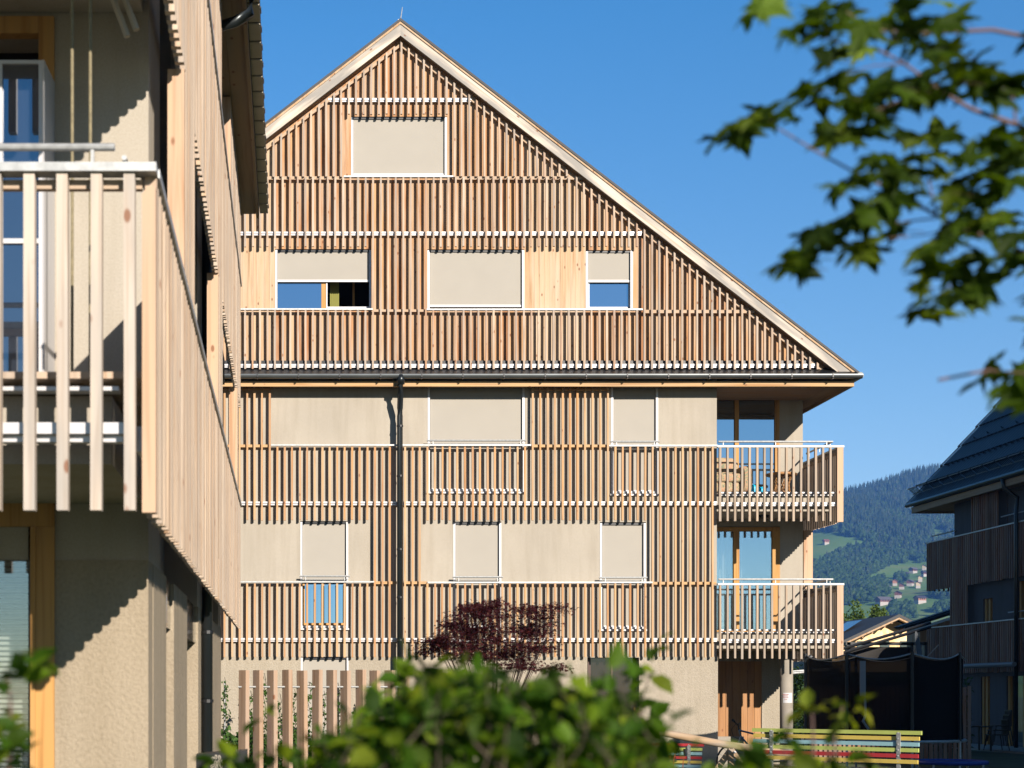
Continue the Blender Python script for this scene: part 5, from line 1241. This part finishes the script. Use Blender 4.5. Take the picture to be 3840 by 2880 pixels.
def mleaves(L,name,m,dense=1):
    P=[];S_=[]
    for (x,y,s) in L:
        for k in range(dense):
            px,py=zc(x+rng.normal(0,12 if k else 3),y+rng.normal(0,12 if k else 3)); D=3.15+rng.uniform(-.12,.35); P.append((X(px,D),D,Z(py,D))); S_.append(s)
    P=np.array(P); S,Fs=MS; n=len(P)
    # leaves hang with the tip drooping outward; seen from below at a slant
    yaw=rng.uniform(0,2*math.pi,n); pit=rng.normal(-.25,.35,n); rol=rng.normal(.35,.45,n)
    Rm=[]
    for a,b,c in zip(yaw,pit,rol): Rm.append(np.array(Matrix.Rotation(c,3,'X')@Matrix.Rotation(b,3,'Y')@Matrix.Rotation(a,3,'Z')))
    Rm=np.array(Rm); sz=.100*np.array(S_)*rng.uniform(.85,1.15,n)
    V=np.einsum('nij,kj->nki',Rm,S)*sz[:,None,None]+P[:,None,:]; k=len(S)
    arr(name,V.reshape(-1,3),[tuple(i*k+q for q in f) for i in range(n) for f in Fs],m,mt)
    return P
P1=mleaves([q for i_,q in enumerate(LP) if i_%9!=4],'leaves',MG,1); P1b=mleaves(LP,'leaves',MG,1); OUTL=[(1690+1400*random.random(), 120+1700*random.random(), 1.0) for _ in range(230)]
mleaves(OUTL,'leaves',MG,1)
P2=mleaves(BP,'leaves',MG2,1)
EX=[(3700,1385,1),(3740,1400,1.3),(3790,1400,1.3),(3830,1400,1.3),(3770,1440,1.2),(3820,1470,1.3),(3800,1500,1.1),(3838,1440,1.3),(3860,1500,1.2)]
P3=mleaves([((a-2600)/.7474,b/.7474,s) for a,b,s in EX],'leaves',MG,1)
def P_(x,y,D=3.25): a,b=zc(x,y); return (X(a,D),D,Z(b,D))
g=MB(); tr0=Vector((3.0,3.9,0)); 
g.tube([tr0,(2.95,3.9,1.2),(2.9,3.85,2.6),(2.8,3.8,4.2)],[.09,.075,.055,.03],12); g.build('trunk',M['bark'],mt,smooth=True)
BR=[([(2300,1560),(1600,1240),(1350,1140),(1220,1080),(1000,960),(820,870),(600,750),(410,635)],.011),([(2250,900),(1620,625),(1400,550),(1260,470),(1060,320),(930,250)],.013),([(2250,300),(1500,150),(1100,170),(900,150),(770,60)],.011),([(1220,1080),(1180,900),(1180,780)],.005),([(1210,1095),(1000,1120),(830,1160)],.005),([(1600,1240),(1450,1330),(1300,1420),(1200,1520)],.006),([(1620,625),(1600,480),(1500,400)],.006),([(1350,1140),(1150,1180),(800,1210),(600,1280)],.004),([(1060,320),(900,330),(760,370)],.004),([(1660,700),(1500,760),(1350,800)],.006),([(1300,430),(1100,480),(900,560),(720,680)],.005)]
g=MB()
for pts,r_ in BR:
    q=[P_(x,y) for x,y in pts]; g.tube(q,[r_*.45*(1-.65*i/(len(q)-1)) for i in range(len(q))],7)
for a,z_ in (((2300,1560),1.6),((2250,900),2.6),((2250,300),3.5)):
    g.tube([(2.9,3.85,z_),P_(*a)],[.02,.004],7)
g.tube([P_(1490,1855),(X(3520,3.2),3.2,Z(1425,3.2))],.003,5); g.tube([(2.9,3.85,1.3),(X(3840,3.25),3.25,Z(1400,3.25)),(X(3700,3.2),3.2,Z(1388,3.2)),(X(3680,3.2),3.2,Z(1425,3.2))],[.02,.003,.002,.0015],6)
g.build('branches',M['twig'],mt)
g=MB()
for p in list(P1)[::2]:
    q=Vector(p); g.tube([q,q+Vector((.06,.02,.0))],.0011,3,False)
g.build('leaf_stalks',M['twig'],mt)
# ---- haze over the valley
HAZE=True
if HAZE:
    g=MB(); g.box(-2450,4350,-60,3550,-1.2,455); hm=bpy.data.materials.new('haze_air'); hm.use_nodes=True; t=hm.node_tree; t.nodes.clear()
    out=t.nodes.new('ShaderNodeOutputMaterial'); v=t.nodes.new('ShaderNodeVolumePrincipled'); v.inputs['Color'].default_value=(.14,.38,1,1); v.inputs['Density'].default_value=.00011; v.inputs['Anisotropy'].default_value=.0
    t.links.new(v.outputs[0],out.inputs['Volume']); tag(g.build('haze',hm,None,org=(0,0,0)),None,None,None,'stuff')
